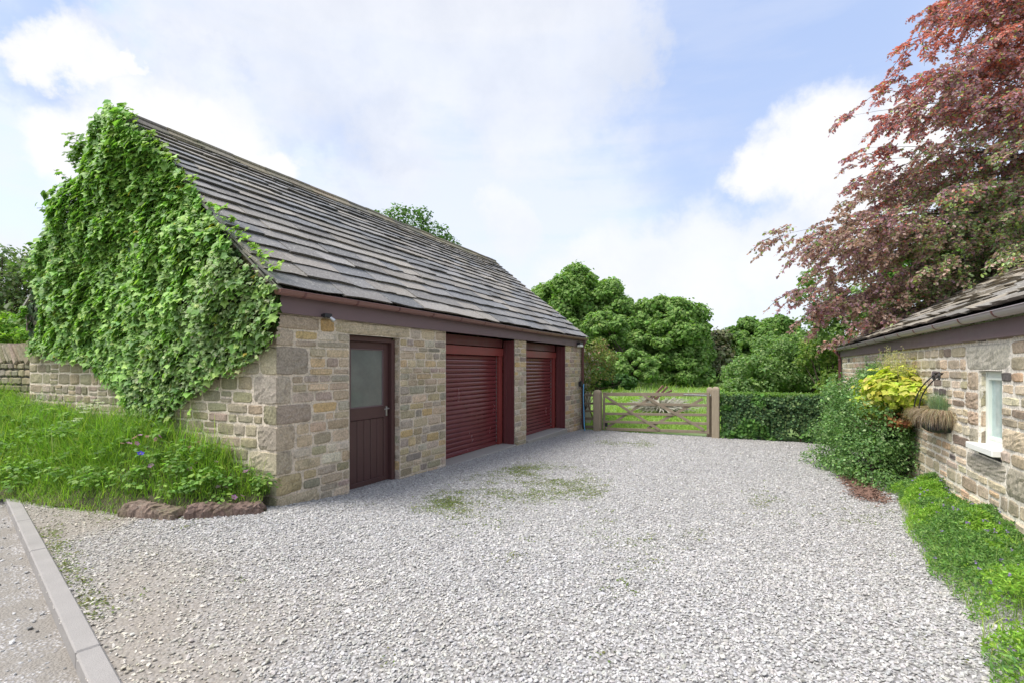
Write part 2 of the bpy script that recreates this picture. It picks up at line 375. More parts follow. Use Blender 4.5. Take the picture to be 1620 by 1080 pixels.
# gravel drive ------------------------------------------------------
def fbm(X, Y, sc, seed=0):
    r = np.random.default_rng(seed); out = 0
    for k in range(5):
        a = r.uniform(0, 2*np.pi, 6); ph = r.uniform(0, 6.28, 6); f = sc*1.8**k
        out = out + sum(np.sin(f*(X*np.cos(a[j]) + Y*np.sin(a[j])) + ph[j] + 1.3*np.sin(f*.7*(Y*np.cos(a[j])-X*np.sin(a[j])) + ph[j])) for j in range(6))/6/1.45**k
    return out
def mud(X, Y):
    kd = (X-KA[0])*KN[0] + (Y-KA[1])*KN[1]
    m1 = smooth(1 - (kd-.1)/1.15)*1.05 + smooth(1-(np.abs(segdist(X, Y)))/.9)*.75*(X < -3.9)
    m1 = m1*(.6+.5*fbm(X, Y, 1.6, 3)); c = np.exp(-((X+2.6)**2/1.9+(Y-3.6)**2/.8))*.6 + .4*np.exp(-((X+1.0)**2/1.2+(Y-2.9)**2/.25))
    return np.clip(m1 + c*(.7+.5*fbm(X, Y, 2.2, 9)), 0, 1)
def moss(X, Y):
    a = np.exp(-((X-.35)**2/.75 + (Y-7.6)**2/1.5)) *1.0 + .75*np.exp(-((X+.75)**2/.25 + (Y-6.3)**2/.35)) +   .22*np.exp(-((X-.25)**2/2.6+(Y-5.2)**2/1.4)) + .12*np.exp(-((X-1.2)**2/1.5+(Y-4.0)**2/.8))+.3*np.exp(-((X-2.7)**2/2+(Y-12)**2/1.8)) + .4*np.exp(-((X-3.8)**2/.6+(Y-6.3)**2/.8))
    return np.clip(1.35*a*(.5+.75*fbm(X, Y, 3.1, 5)) - .12, 0, 1)
def drivekeep(X, Y):
    kd = (X-KA[0])*KN[0] + (Y-KA[1])*KN[1]; return (kd > -.055) & (sloc(X, Y) < 10.95) & ((segdist(X, Y) < .35) | (X > -2.4))
m, q, b, o_ = newmat('gravel_bed'); p = q.n('ShaderNodeNewGeometry').outputs['Position']
vo = q.n('ShaderNodeTexVoronoi'); vo.inputs['Scale'].default_value = 46; q.l(p, vo.inputs['Vector'])
n1 = q.noise(p, 60, 4, .7); n2 = q.noise(p, 5, 4, .6)
sc3 = q.n('ShaderNodeSeparateColor'); q.l(vo.outputs['Color'], sc3.inputs[0])
col = q.mix(q.ramp(sc3.outputs[0], 0, 1, smooth=False), (.27, .26, .25), (.52, .51, .5))
col = q.mix(q.ramp(vo.outputs['Distance'], .35, .75), col, (.2, .19, .18))
col = q.mix(q.math('MULTIPLY', attr(q, 'mud').outputs['Fac'], .85), col, q.mix(n1.outputs['Fac'], (.19, .16, .125), (.36, .32, .27)))
col = q.mix(q.math('MULTIPLY', attr(q, 'moss').outputs['Fac'], .9), col, q.mix(n1.outputs['Fac'], (.06, .085, .02), (.17, .2, .06)))
q.l(col, b.inputs['Base Color']); b.inputs['Roughness'].default_value = .9
bump(q, b, q.math('SUBTRACT', 1, vo.outputs['Distance']), .8, .012); M['gravel'] = m
mb = MB(); V, F = grid(-9, 14, -4, 17, .075, lambda X, Y: gz(X, Y) + .012*fbm(X, Y, 1.2, 1)*np.clip(1-segdist(X, Y)*0, 0, 1), drivekeep); mb.add(V, F)
drive = mb.build('driveway', M['gravel'], smooth=True, extra={'mud': mud(V[:, 0], V[:, 1]), 'moss': moss(V[:, 0], V[:, 1])}); tag(drive, kind='structure')
def gsurf(X, Y): return gz(X, Y) + .012*fbm(X, Y, 1.2, 1)

# loose stones (instanced: nobody could count them)
def points_obj(name, Pt, scl, rot, colr, mat, label, cat, build_inst):
    me = bpy.data.meshes.new(name); me.vertices.add(len(Pt)); me.vertices.foreach_set('co', Pt.ravel().astype(np.float32))
    a = me.attributes.new('scl', 'FLOAT_VECTOR', 'POINT'); a.data.foreach_set('vector', scl.ravel().astype(np.float32))
    a = me.attributes.new('rot', 'FLOAT_VECTOR', 'POINT'); a.data.foreach_set('vector', rot.ravel().astype(np.float32))
    a = me.attributes.new('icol', 'FLOAT_VECTOR', 'POINT'); a.data.foreach_set('vector', colr.ravel().astype(np.float32))
    o = bpy.data.objects.new(name, me); C.objects.link(o); me.materials.append(mat)
    ng = bpy.data.node_groups.new(name, 'GeometryNodeTree'); ng.interface.new_socket('Geometry', in_out='INPUT', socket_type='NodeSocketGeometry'); ng.interface.new_socket('Geometry', in_out='OUTPUT', socket_type='NodeSocketGeometry')
    q = G(ng); gi = q.n('NodeGroupInput'); go = q.n('NodeGroupOutput'); iop = q.n('GeometryNodeInstanceOnPoints')
    q.l(gi.outputs[0], iop.inputs['Points'])
    ico = q.n('GeometryNodeMeshIcoSphere'); ico.inputs['Radius'].default_value = 1; ico.inputs['Subdivisions'].default_value = 2
    sp = q.n('GeometryNodeSetPosition'); q.l(ico.outputs[0], sp.inputs[0])
    nt = q.n('ShaderNodeTexNoise'); nt.inputs['Scale'].default_value = 1.1; nt.inputs['Detail'].default_value = 2
    va = q.vadd(nt.outputs['Color'], (.5, .5, .5), 'SUBTRACT').outputs[0]; vs = q.n('ShaderNodeVectorMath', operation='SCALE'); q.l(va, vs.inputs[0]); vs.inputs['Scale'].default_value = 1.5
    q.l(vs.outputs[0], sp.inputs['Offset'])
    sm = q.n('GeometryNodeSetMaterial'); sm.inputs['Material'].default_value = mat; q.l(sp.outputs[0], sm.inputs[0]); q.l(sm.outputs[0], iop.inputs['Instance'])
    for nm, inp in (('scl', 'Scale'), ('rot', 'Rotation')):
        na = q.n('GeometryNodeInputNamedAttribute', data_type='FLOAT_VECTOR'); na.inputs[0].default_value = nm; q.l(na.outputs[0], iop.inputs[inp])
    q.l(iop.outputs[0], go.inputs[0])
    md = o.modifiers.new('scatter', 'NODES'); md.node_group = ng
    return tag(o, label, cat, kind='stuff')
m, q, b, o_ = newmat('loose_stone'); c = q.n('ShaderNodeAttribute', attribute_name='icol', attribute_type='INSTANCER').outputs['Color']
n1 = q.noise(q.n('ShaderNodeNewGeometry').outputs['Position'], 90, 3, .6)
q.l(q.mix(1, c, q.mix(n1.outputs['Fac'], (.75, .75, .75), (1.25, 1.25, 1.25)), 'MULTIPLY'), b.inputs['Base Color']); b.inputs['Roughness'].default_value = .85; b.inputs['Specular IOR Level'].default_value = .25; M['loose'] = m
def scatter_stones():
    out = []
    for (y0, y1, dens) in ((1.4, 3.4, 3800), (3.4, 5.5, 3400), (5.5, 8, 2500), (8, 11, 1500), (11, 16, 900)):
        n = int((16)*(y1-y0)*dens); X = rng.uniform(-7, 9, n); Y = rng.uniform(y0, y1, n)
        fr = (np.abs(X) < 1.12*Y + .5); out.append(np.stack([X[fr], Y[fr]], 1))
    A = np.concatenate(out); X, Y = A.T
    k = drivekeep(X, Y) & (X < .4994*Y + 2.45) & ((sloc(X, Y) < 0) | (X > .5032*Y - 5.545 + .03)) & (segdist(X, Y) < .02) & (sloc(X, Y) < 10.75)
    k &= rng.random(len(X)) > (.8*mud(X, Y) + .75*moss(X, Y)); X, Y = X[k], Y[k]; n = len(X)
    s = np.exp(rng.normal(math.log(.0074), .28, n)); s = np.clip(s, .004, .015)
    s[Y > 9] *= 1.1
    scl = s[:, None]*np.stack([rng.uniform(.8, 1.5, n), rng.uniform(.7, 1.1, n), rng.uniform(.35, .6, n)], 1)
    rot = np.stack([rng.normal(0, .35, n), rng.normal(0, .35, n), rng.uniform(0, 6.28, n)], 1)
    Z = gsurf(X, Y) + s*rng.uniform(.0, .9, n)
    v = np.clip(rng.normal(.44, .075, n), .16, .6); md_ = mud(X, Y)
    col = v[:, None]*np.stack([1.03+.02*rng.normal(size=n)+.05*md_, 1+0*v, .955+.03*rng.normal(size=n)-.12*md_], 1)
    print('stones', n)
    points_obj('gravel', np.stack([X, Y, Z], 1), scl, rot, col, M['loose'], 'pale grey limestone chippings spread over the whole drive', 'gravel', None)
scatter_stones()
# a few weathered sprigs growing through the gravel
def sprigs():
    mb = MB(); n = 90000; X = rng.uniform(-5, 5.5, n); Y = rng.uniform(2.5, 14, n)
    w = moss(X, Y)*.7 + .0012 + .05*(mud(X, Y) > .5)*(np.abs((X-KA[0])*KN[0]+(Y-KA[1])*KN[1]-.12) < .07)*7*(fbm(X, Y, 1.5, 44) > -.1) + .02*((X < -2.8)&(np.abs(segdist(X, Y)+.25) < .3)*1*(fbm(X,Y,2.,8) > .1))
    k = (rng.random(n) < w) & drivekeep(X, Y) & (segdist(X, Y) < -.02) & ((sloc(X, Y) < 0) | (X > .5032*Y-5.5)); X, Y = X[k], Y[k]
    for _ in range(9):
        x = X + rng.normal(0, .04, len(X)); y = Y + rng.normal(0, .04, len(X)); nn = len(x)
        Pp = np.stack([x, y, gsurf(x, y)+.008], 1); U = norm(rdir(nn)*[1, 1, .3] + [0, 0, .5])
        leaves(mb, Pp, norm(rdir(nn)*.6 + [0, 0, 1]), U, rng.uniform(.01, .024, nn), 'oval', pal(nn, [(.14, .19, .05), (.2, .25, .07), (.23, .22, .09)]), 1.2)
    tag(mb.build('weeds', M['leaf']), 'small green weeds and moss coming up through the gravel', 'weeds', kind='stuff')
sprigs()

# road and kerb -----------------------------------------------------
m, q, b, o_ = newmat('gritty_road'); p = q.n('ShaderNodeNewGeometry').outputs['Position']
vo = q.n('ShaderNodeTexVoronoi'); vo.inputs['Scale'].default_value = 60; q.l(p, vo.inputs['Vector']); n1 = q.noise(p, 3, 6, .65); n2 = q.noise(p, 70, 4, .7)
sc3 = q.n('ShaderNodeSeparateColor'); q.l(vo.outputs['Color'], sc3.inputs[0])
mudc = q.mix(n2.outputs['Fac'], (.17, .15, .125), (.36, .33, .29))
stc = q.mix(sc3.outputs[0], (.2, .19, .19), (.6, .58, .56))
col = q.mix(q.math('MULTIPLY', q.ramp(n1.outputs['Fac'], .42, .58), q.ramp(vo.outputs['Distance'], .6, .3)), mudc, stc)
q.l(col, b.inputs['Base Color']); b.inputs['Roughness'].default_value = .9; bump(q, b, q.math('ADD', n2.outputs['Fac'], q.math('SUBTRACT', 1, vo.outputs['Distance'])), .8, .01); M['road'] = m
def roadkeep(X, Y):
    kd = (X-KA[0])*KN[0] + (Y-KA[1])*KN[1]; return (kd < .085)
mb = MB(); V, F = grid(-22, 6, -8, 20, .1, lambda X, Y: -.085 + .006*fbm(X, Y, 1.6, 12) + 0*X, roadkeep); mb.add(V, F)
tag(mb.build('road', M['road'], smooth=True), kind='structure')
mb = MB(); kdir = np.array((*KD, 0)); kn = np.array((*KN, 0)); ka = np.array((*KA, 0))
cuts = [-8, -7.06, -6.14, -5.2, -4.26, -3.32, -2.4, -1.5, -.62, .4, 2.68, 3.92, 4.84, 5.76]
for a_, b_ in zip(cuts[:-1], cuts[1:]):
    tl = rng.normal(0, .002)
    c_ = ka + kdir*(a_+b_)/2 + kn*0 + UPV*(-.045+tl)
    box(mb, c_, kdir*((b_-a_)/2-.004), kn*.056, UPV*.062, (.4, .38, .36), .009)
pk = ka + kdir*5.76; dk = kdir.copy()
for i in range(9):
    if i < 5: dk = norm(dk + np.array((-.09, -.12, 0)))
    nk = np.array((dk[1], -dk[0], 0)); box(mb, pk + dk*.4 + UPV*-.045, dk*.396, nk*.056, UPV*.062, (.4, .38, .36), .009); pk = pk + dk*.8
tag(mb.build('kerb', M['kerb']), kind='structure')
# loose grit on the road and mud edge weeds
n = 9000; X = rng.uniform(-9, 2, n); Y = rng.uniform(.8, 9, n); kd = (X-KA[0])*KN[0] + (Y-KA[1])*KN[1]
k = (kd < -.09) & (kd > -2.5) & (fbm(X, Y, 1.3, 12) > -.35); X, Y = X[k], Y[k]; n = len(X); s_ = np.exp(rng.normal(math.log(.008), .35, n))
points_obj('road_grit', np.stack([X, Y, -.083+s_*.4], 1), s_[:, None]*np.array((1.2, 1, .6)), np.stack([rng.normal(0, .3, n), rng.normal(0, .3, n), rng.uniform(0, 6, n)], 1),
           rng.uniform(.2, .65, (n, 1))*np.array((1.02, 1, .96)), M['loose'], 'loose grit and chippings on the muddy road beyond the kerb', 'grit', None)

# ------------------------------------------------------------------ stone wall builder
def patch(mb, o, u, v, nrm, w, h, depth, col, nu=6, nv=5, rough=.004, round_=1.0, edge0=False):
    """one stone: pillow-shaped height patch whose rim sinks below the mortar face"""
    a = np.linspace(0, 1, nu); b = np.linspace(0, 1, nv)
    e = np.array([0, .07, .93, 1]) if nu < 4 else None
    a = np.concatenate([[0, min(.12, .012/w)], np.linspace(.12, .88, nu-4) if nu > 4 else [], [1-min(.12, .012/w), 1]])
    b = np.concatenate([[0, min(.2, .012/h)], np.linspace(.2, .8, nv-4) if nv > 4 else [], [1-min(.2, .012/h), 1]])
    A, B = np.meshgrid(a, b, indexing='ij')
    x = 2*A-1; y = 2*B-1
    H = depth*(1-np.abs(x)**5)**.6*(1-np.abs(y)**5)**.6
    H = H + rng.normal(0, rough, H.shape)*(H > depth*.2) + depth*.4*rng.normal()*x*.5*(1-x**2)
    # irregular corners: bilinear corner jitter and inset
    j = min(w, h)*.06*round_; J = rng.normal(0, j, (2, 2, 2))
    dx = (1-A)*(1-B)*J[0, 0, 0] + A*(1-B)*J[1, 0, 0] + (1-A)*B*J[0, 1, 0] + A*B*J[1, 1, 0]
    dy = (1-A)*(1-B)*J[0, 0, 1] + A*(1-B)*J[1, 0, 1] + (1-A)*B*J[0, 1, 1] + A*B*J[1, 1, 1]
    cr = .10*round_*min(w, h)
    px = A*w + dx*.35 - np.sign(x)*cr*np.abs(x)**3*np.abs(y)**6
    py = B*h + dy*.35 - np.sign(y)*cr*np.abs(y)**3*np.abs(x)**6
    if edge0: px = np.where(A < 1e-6, -depth*.8, px); H = np.where((A < .5) & (B > 1e-6) & (B < 1-1e-6), np.maximum(H, depth*.85), H)
    V = o + px[..., None]*u + py[..., None]*v + (H-.006)[..., None]*nrm
    na, nb = len(a), len(b); i = (np.arange(na-1)[:, None]*nb + np.arange(nb-1)[None]).ravel()
    F = np.stack([i, i+nb, i+nb+1, i+1], 1)
    if np.dot(np.cross(u, v), nrm) < 0: F = F[:, ::-1]
    mb.add(V.reshape(-1, 3), F, col)
def rect_patch(mb, o, u, v, w, h, col):
    mb.add(np.array([o, o+u*w, o+u*w+v*h, o+v*h]), [[0, 1, 2, 3]], col)
PALS = 1.14*np.array([(.43, .35, .25), (.36, .30, .225), (.41, .33, .24), (.32, .28, .225), (.26, .22, .185), (.46, .36, .22), (.40, .33, .27), (.38, .31, .20), (.46, .41, .33), (.31, .27, .185), (.37, .29, .25), (.46, .34, .18)])
PALW = np.array([3, 3, 3, 3, 1.3, 1.2, 2, 2, 2, 1.5, 1.5, .5])
PALR = np.array([(.52, .43, .31), (.45, .38, .28), (.24, .19, .15), (.56, .46, .33), (.38, .32, .23), (.14, .12, .11), (.5, .36, .24), (.42, .37, .26), (.6, .52, .4)])
PALRW = np.array([2, 2, 1.1, 2, 2, .8, 1.2, 2, 1.2])
def scol(p=PALS, w=PALW): return np.clip(p[rng.choice(len(p), p=w/w.sum())]*(1+rng.normal(0, .09))*(1+rng.normal(0, .025, 3)), .02, .7)
def wall(mb, origin, u, nrm, L, courses, holes=(), big=(), zmax=None, wr=(.13, .4), gap=.014, mortar=(.6, .525, .43), p=PALS, pw=PALW, depth=.018, zmin=None, rnd=1.0, xr=None, sideskip=0, fine=True):
    """courses: list of z levels; holes/big: (s0,s1,z0,z1); zmax/zmin: functions of s; xr(z)->(s0,s1) clip"""
    u = np.array(u, float); nrm = np.array(nrm, float)
    allr = list(holes) + list(big)
    for z0, z1 in zip(courses[:-1], courses[1:]):
        zm = (z0+z1)/2; a0, a1 = (0, L) if xr is None else xr(zm)
        if a1-a0 < .08: continue
        for lst, isst in ((allr, True), (holes, False)):
            cuts = sorted([(r[0], r[1]) for r in lst if r[2] < zm < r[3]]); iv = []; c = a0
            for r0, r1 in cuts:
                if r0 > c+.01: iv.append((c, min(r0, a1)))
                c = max(c, r1)
            if c < a1-.01: iv.append((c, a1))
            for i0, i1 in iv:
                if not isst:
                    k = max(1, int((i1-i0)/.5))
                    rect_patch(mb, origin + u*i0 + UPV*z0, u, UPV, i1-i0, z1-z0, mortar); continue
                x = i0
                while x < i1-.02:
                    w_ = rng.uniform(*wr)*(1.0 if z1-z0 > .09 else 1.15)
                    if i1-(x+w_) < wr[0]*.8: w_ = i1-x
                    if w_ > wr[1]*1.35: w_ = (i1-x)/2
                    if zmin is not None and z1 < zmin(x+w_/2)-.05: x += w_; continue
                    g2 = gap/2*rng.uniform(.7, 1.3)
                    # sometimes split a tall stone into two thin ones
                    if z1-z0 > .15 and rng.random() < .22 and w_ < .3:
                        zz = z0+(z1-z0)*rng.uniform(.4, .6)
                        for q0, q1 in ((z0, zz), (zz, z1)):
                            patch(mb, origin+u*(x+g2)+UPV*(q0+g2), u, UPV, nrm, w_-2*g2, q1-q0-2*g2, depth*rng.uniform(.6, 1.2), scol(p, pw), 6, 5, .0025, rnd)
                    else:
                        patch(mb, origin+u*(x+g2)+UPV*(z0+g2), u, UPV, nrm, w_-2*g2, z1-z0-2*g2, depth*rng.uniform(.6, 1.3), scol(p, pw), 7, 6, .003, rnd)
                    x += w_
    for r in big:
        cc = scol(p, pw)
        if len(r) > 4: cc = np.array(r[4])
        patch(mb, origin+u*(r[0]+(gap/2 if r[0] > 0 else 0))+UPV*(r[2]+gap/2), u, UPV, nrm, r[1]-r[0]-gap, r[3]-r[2]-gap, depth*1.1, cc, 13, 10, .0045, rnd*.5, r[0] == 0)
def mkcourses(z0, z1, lo, hi, marks=()):
    ms = sorted([z0, *[m_ for m_ in marks if z0 < m_ < z1], z1]); out = [z0]
    for a, b in zip(ms[:-1], ms[1:]):
        hs = []
        while sum(hs) < b-a: hs.append(rng.uniform(lo, hi))
        if len(hs) > 1 and sum(hs)-(b-a) > hs[-1]/2: hs.pop()
        hs = np.array(hs)*(b-a)/sum(hs); c = a
        for h in hs: c += h; out.append(c)
    return out

# ------------------------------------------------------------------ GARAGE
GL, GW = 10.93, 6.31
garage = empty('garage', tuple(W(0, 0, 0)), 'long stone garage with stone slate roof, brown door and two red roller doors', 'garage')
ZT = 2.22
H1 = (1.12, 2.166, -.6, 2.04); H2 = (3.41, 6.15, -.6, 2.22); H3 = (6.77, 9.43, -.6, 2.22)
q_levels = [-.2, .1, .34, .62, .92, 1.16, 1.5, 1.84, 2.04]
mb = MB()
NF = -GV
quo = [(0, .62, -.2, .1), (0, .36, .1, .34), (0, .22, .34, .62, (.37, .32, .24)), (0, .26, .62, .92, (.42, .35, .26)), (0, .5, .92, 1.16, (.34, .28, .225)), (0, .2, 1.16, 1.5, (.41, .355, .28)), (0, .46, 1.5, 1.84, (.31, .27, .22)), (0, .24, 1.84, 2.04, (.43, .36, .28)), (0, .62, 2.04, 2.22, (.38, .31, .235)), (.62, .86, 2.04, 2.22, (.42, .29, .14))]
lint = [(.86, 2.42, 2.04, 2.22, (.46, .39, .28))]
quo2 = [(10.93-.25-.3*(k % 2), 10.93, a, b) for k, (a, b) in enumerate(zip([-.4, -.1, .2, .5, .8, 1.1, 1.4, 1.7], [-.1, .2, .5, .8, 1.1, 1.4, 1.7, 2.0]))]
courses = mkcourses(-.6, 2.22, .085, .165, [-.2, .1, .34, .62, .92, 1.16, 1.5, 1.84, 2.04])
gzw = lambda s_: float(gz(*(W(s_, 0, 0)[:2])))
wall(mb, W(0, 0, 0), D, NF, GL, courses, [H1, H2, H3], quo+lint, zmin=gzw, wr=(.14, .42), depth=.026, gap=.012)
mb.build('wall', M['stone'], garage)
mb = MB()
for s0, t1, lo, hi in ((2.166, .14, -.3, 2.04),):
    wall(mb, W(s0, .0, 0), GV, -D, t1, mkcourses(lo, hi, .1, .2), wr=(.13, .15), depth=.01)
mb.build('door_reveal', M['stone'], garage); mb = MB()
wall(mb, W(1.12, .0, 0), GV, D, .14, mkcourses(-.3, 2.04, .1, .2), wr=(.13, .15), depth=.01)
mb.build('door_reveal', M['stone'], garage)
mb = MB(); box(mb, W(1.643, .12, 2.07), D*.52, GV*.1, UPV*.025, (.4, .34, .27), .004); mb.build('soffit', M['stone'], garage)
# gable towards the road
TE, ZE, ZR, TR_ = -.12, 2.47, 5.13, 3.155
tan_r = (ZR-ZE)/(TR_-TE)
def xr(z):
    if z < 2.35: return (0, GW)
    k = (z-2.5)/tan_r; return (max(0, k-.1), min(GW, GW-k+.1))
mb = MB(); qg = [(0, .34, -.2, .1), (0, .55, .1, .34), (0, .5, .34, .62), (0, .34, .62, .92, (.3, .26, .21)), (0, .24, .92, 1.16), (0, .42, 1.16, 1.5, (.34, .3, .25)), (0, .3, 1.5, 1.84), (0, .46, 1.84, 2.04)]
GP = np.array([(.32, .28, .18), (.28, .25, .17), (.33, .27, .19), (.3, .25, .2), (.25, .23, .15), (.34, .30, .22)])
wall(mb, W(0, 0, 0), GV, -D, GW, mkcourses(-.3, 5.05, .13, .2, q_levels), (), qg, xr=xr, wr=(.16, .42), p=GP, pw=np.ones(6), depth=.026, gap=.013)
mb.build('wall', M['stone'], garage)
mb = MB()   # plain stone back and far gable
wall(mb, W(0, GW, 0), D, GV, GL, mkcourses(-.5, 2.3, .16, .24), (), (), wr=(.3, .6))
mb.build('wall', M['stone'], garage)
mb = MB(); wall(mb, W(GL, 0, 0), GV, D, GW, mkcourses(-.5, 5.05, .16, .24), (), (), xr=xr, wr=(.3, .6)); mb.build('wall', M['stone'], garage)
# roof
def roof(parent, F, L, te, ze, tr, zr, rows, e0, e1, s0, s1, mat, cols, mirror=False, thick=(.026, .042), wa=(.45, 1.0), wb=(.35, .75), rag=.011, twist=.001):
    """F(s,t,z); slates course by course from the eave to the ridge"""
    mb = MB(); sl_ = math.hypot(tr-te, zr-ze); ct, st_ = (tr-te)/sl_, (zr-ze)/sl_
    o = F(s0, te, ze); dv = (F(s0, tr, zr)-o); dv /= np.linalg.norm(dv); du = norm(F(s1, te, ze)-o); nn = np.cross(du, dv)
    if nn[2] < 0: nn = -nn
    ex = np.linspace(e0, e1, rows); ex *= sl_/ex.sum(); v = 0
    for i, e in enumerate(ex):
        x = s0-rng.uniform(0, .1); f = i/max(1, rows-1); wr_ = (wa[0]*(1-f)+wb[0]*f, wa[1]*(1-f)+wb[1]*f)
        while x < s1-.02:
            w_ = rng.uniform(*wr_)
            if x+w_ > s1-.12: w_ = s1-x+rng.uniform(0, .02)
            th = rng.uniform(*thick); lap = min(.14, e*.5)
            a0 = max(x, s0-.02)-s0+.0015; a1 = x+w_-s0-.005; v0 = v-rng.uniform(0, rag*2); v1 = v+e+lap
            if i == rows-1: v1 = v+e
            up0 = .046+rng.uniform(0, rag); up1 = .002
            c_ = np.array(cols)[rng.integers(len(cols))]*(1+rng.normal(0, .13))
            V = []
            nseg = 4
            xsn = np.linspace(a0, a1, nseg)
            tw = rng.normal(0, twist)
            for k, xx in enumerate(xsn):
                jr = rng.normal(0, rag)
                for (vv, hh) in ((v0+jr+.03, up0-.004), (v0+jr, up0+th), (v1, up1+th), (v1, up1)):
                    V.append(o + du*xx + dv*vv + nn*(hh+tw*(k-1.5)))
            V = np.array(V); Fq = []
            for k in range(nseg-1):
                for j in range(4): Fq.append([k*4+j, k*4+(j+1) % 4, k*4+4+(j+1) % 4, k*4+4+j])
            Fq += [[0, 1, 2, 3], [(nseg-1)*4+3, (nseg-1)*4+2, (nseg-1)*4+1, (nseg-1)*4]]
            mb.add(V, Fq, np.clip(c_, .02, .6)); x += w_
        v += e
    # deck under the slates
    mb.add(np.array([o-nn*.01, o+du*(s1-s0)-nn*.01, o+du*(s1-s0)+dv*sl_-nn*.01, o+dv*sl_-nn*.01]), [[0, 1, 2, 3]], (.05, .045, .04))
    return mb.build('roof', mat, parent)
SC = [(.26, .24, .215), (.24, .232, .225), (.29, .262, .225), (.215, .215, .218), (.31, .28, .245), (.265, .25, .235), (.225, .21, .195), (.19, .185, .18)]
rf = roof(garage, W, GL, TE, ZE, TR_, ZR, 18, .35, .15, -.07, GL+.08, M['slate'], SC)
roof(garage, lambda s_, t_, z_: W(s_, GW-t_, z_), GL, TE, ZE, TR_, ZR, 14, .36, .25, -.07, GL+.08, M['slate'], SC)
mb = MB(); x = -.08
while x < GL+.05:
    l_ = rng.uniform(.4, .62); l_ = min(l_, GL+.09-x); z_ = ZR+.02+rng.normal(0, .006); cc = scol(np.array([(.2, .18, .14), (.17, .16, .14), (.23, .2, .15)]), np.ones(3))
    for sg in (1, -1):
        a = W(x, TR_, z_+.03); up = np.array([0, 0, 1.])
        dv = norm((W(0, TR_-sg*1, 0)-W(0, TR_, 0)) - UPV*tan_r)
        nn = np.cross(D, dv); nn = nn if nn[2] > 0 else -nn
        box(mb, a+D*(l_/2)+dv*.085+nn*.02, D*(l_/2-.004), dv*.105, nn*.022, cc, .01, .003)
    tube(mb, [W(x+.005, TR_, z_+.075), W(x+l_-.005, TR_, z_+.075+rng.normal(0, .004))], .042, 7, cc)
    x += l_
mb.build('ridge', M['ridge'], rf)
# verge undercloak, rafters line, fascia, gutter
for s_ in (0, GL):
    e = -1 if s_ == 0 else 1
    for sg in (0, 1):
        mb = MB(); t0, t1 = (TE, TR_) if sg == 0 else (GW-TE, TR_)
        bar(mb, W(s_+e*.02, t0, ZE-.035), W(s_+e*.02, t1, ZR-.035), .06, .06, (.3, .27, .23), bev=.006); mb.build('verge', M['concrete'], garage)

mb = MB(); box(mb, W(GL/2, -.035, 2.335), D*(GL/2+.03), GV*.022, UPV*.117, bev=.004); mb.build('fascia', M['fascia'], garage)
mb = MB(); box(mb, W(GL/2, GW+.035, 2.335), D*(GL/2+.03), GV*.022, UPV*.117, bev=.004); mb.build('fascia', M['fascia'], garage)
def gutter(parent, F, s0, s1, tc_, z, r, sg, mat, nb, sag=.0):
    mb = MB(); n = 40; ss = np.linspace(s0, s1, n); an = np.linspace(0, np.pi, 9)
    zz = z + sag*np.sin((ss-s0)/(s1-s0)*np.pi*2.3) ; V = []
    for s_, z0 in zip(ss, zz):
        for rr in (r, r-.006):
            for a in an: V.append(F(s_, tc_ + rr*math.cos(a), z0 - rr*math.sin(a)))
    Fq = []; k = len(an); st = 2*k
    for i in range(n-1):
        for j in range(k-1):
            for off_ in (0, k): Fq.append([i*st+off_+j, i*st+off_+j+1, (i+1)*st+off_+j+1, (i+1)*st+off_+j])
        for j in (0, k-1): Fq.append([i*st+j, i*st+k+j, (i+1)*st+k+j, (i+1)*st+j])
    mb.add(V, Fq)
    for s_ in (s0, s1):
        V = [F(s_, tc_+r*math.cos(a), z-r*math.sin(a)) for a in an]; mb.add(V, [list(range(9))])
    # rolled front bead
    tube(mb, [F(s_, tc_-r, z0+.002) for s_, z0 in zip(ss, zz)], .006, 6)
    gt = mb.build('gutter', mat, parent, smooth=False)
    for i in range(nb):
        b_ = MB(); s_ = s0+(s1-s0)*(i+.4)/nb; z0 = z+sag*math.sin((s_-s0)/(s1-s0)*math.pi*2.3)
        V = []
        for ds in (-.014, .014):
            for rr in (r+.007, r): 
                for a in an: V.append(F(s_+ds, tc_+rr*math.cos(a), z0-rr*math.sin(a)+.002))
        Fq = []
        for j in range(8): Fq += [[j, j+1, 18+j+1, 18+j], [j, j+1, 9+j+1, 9+j], [18+j, 18+j+1, 27+j+1, 27+j]]
        b_.add(V, Fq); b_.build('bracket', M['pipe'] if sg else mat, gt)
    return gt
gutter(garage, W, -.1, GL+.02, -.135, 2.465, .06, 1, M['gutter'], 13, .008)
# door
dr = empty('door', tuple(np.array(W(1.64, .1, -.15))-W(0, 0, 0)), None, None); dr.parent = garage
mb = MB(); a, b_ = 1.13, 2.155; tf = .12
for s_ in (a+.035, b_-.04): box(mb, W(s_, tf+.02, .92), D*.036, GV*.055, UPV*1.09, bev=.004)
box(mb, W((a+b_)/2, tf+.02, 2.0), D*((b_-a)/2-.077), GV*.055, UPV*.035, bev=.004)
mb.build('door_frame', M['maroon'], dr)
mb = MB(); x0, x1 = a+.075, b_-.08; td = tf+.055
box(mb, W(x0+.045, td, .92), D*.045, GV*.022, UPV*1.045); box(mb, W(x1-.05, td, .92), D*.05, GV*.022, UPV*1.045)
cx, hw = (x0+.09+x1-.1)/2, (x1-x0-.19)/2
box(mb, W(cx, td, 1.915), D*hw, GV*.022, UPV*.05); box(mb, W(cx, td, .925), D*hw, GV*.022, UPV*.085)
box(mb, W(cx, td, -.09), D*hw, GV*.018, UPV*.035)
mb.build('door_leaf', M['maroon'], dr)
mb = MB()
for k in range(5):
    w_ = 2*hw/5; box(mb, W(cx-hw+w_*(k+.5), td+.004, .39), D*(w_/2-.004), GV*.014, UPV*.445, bev=.005)
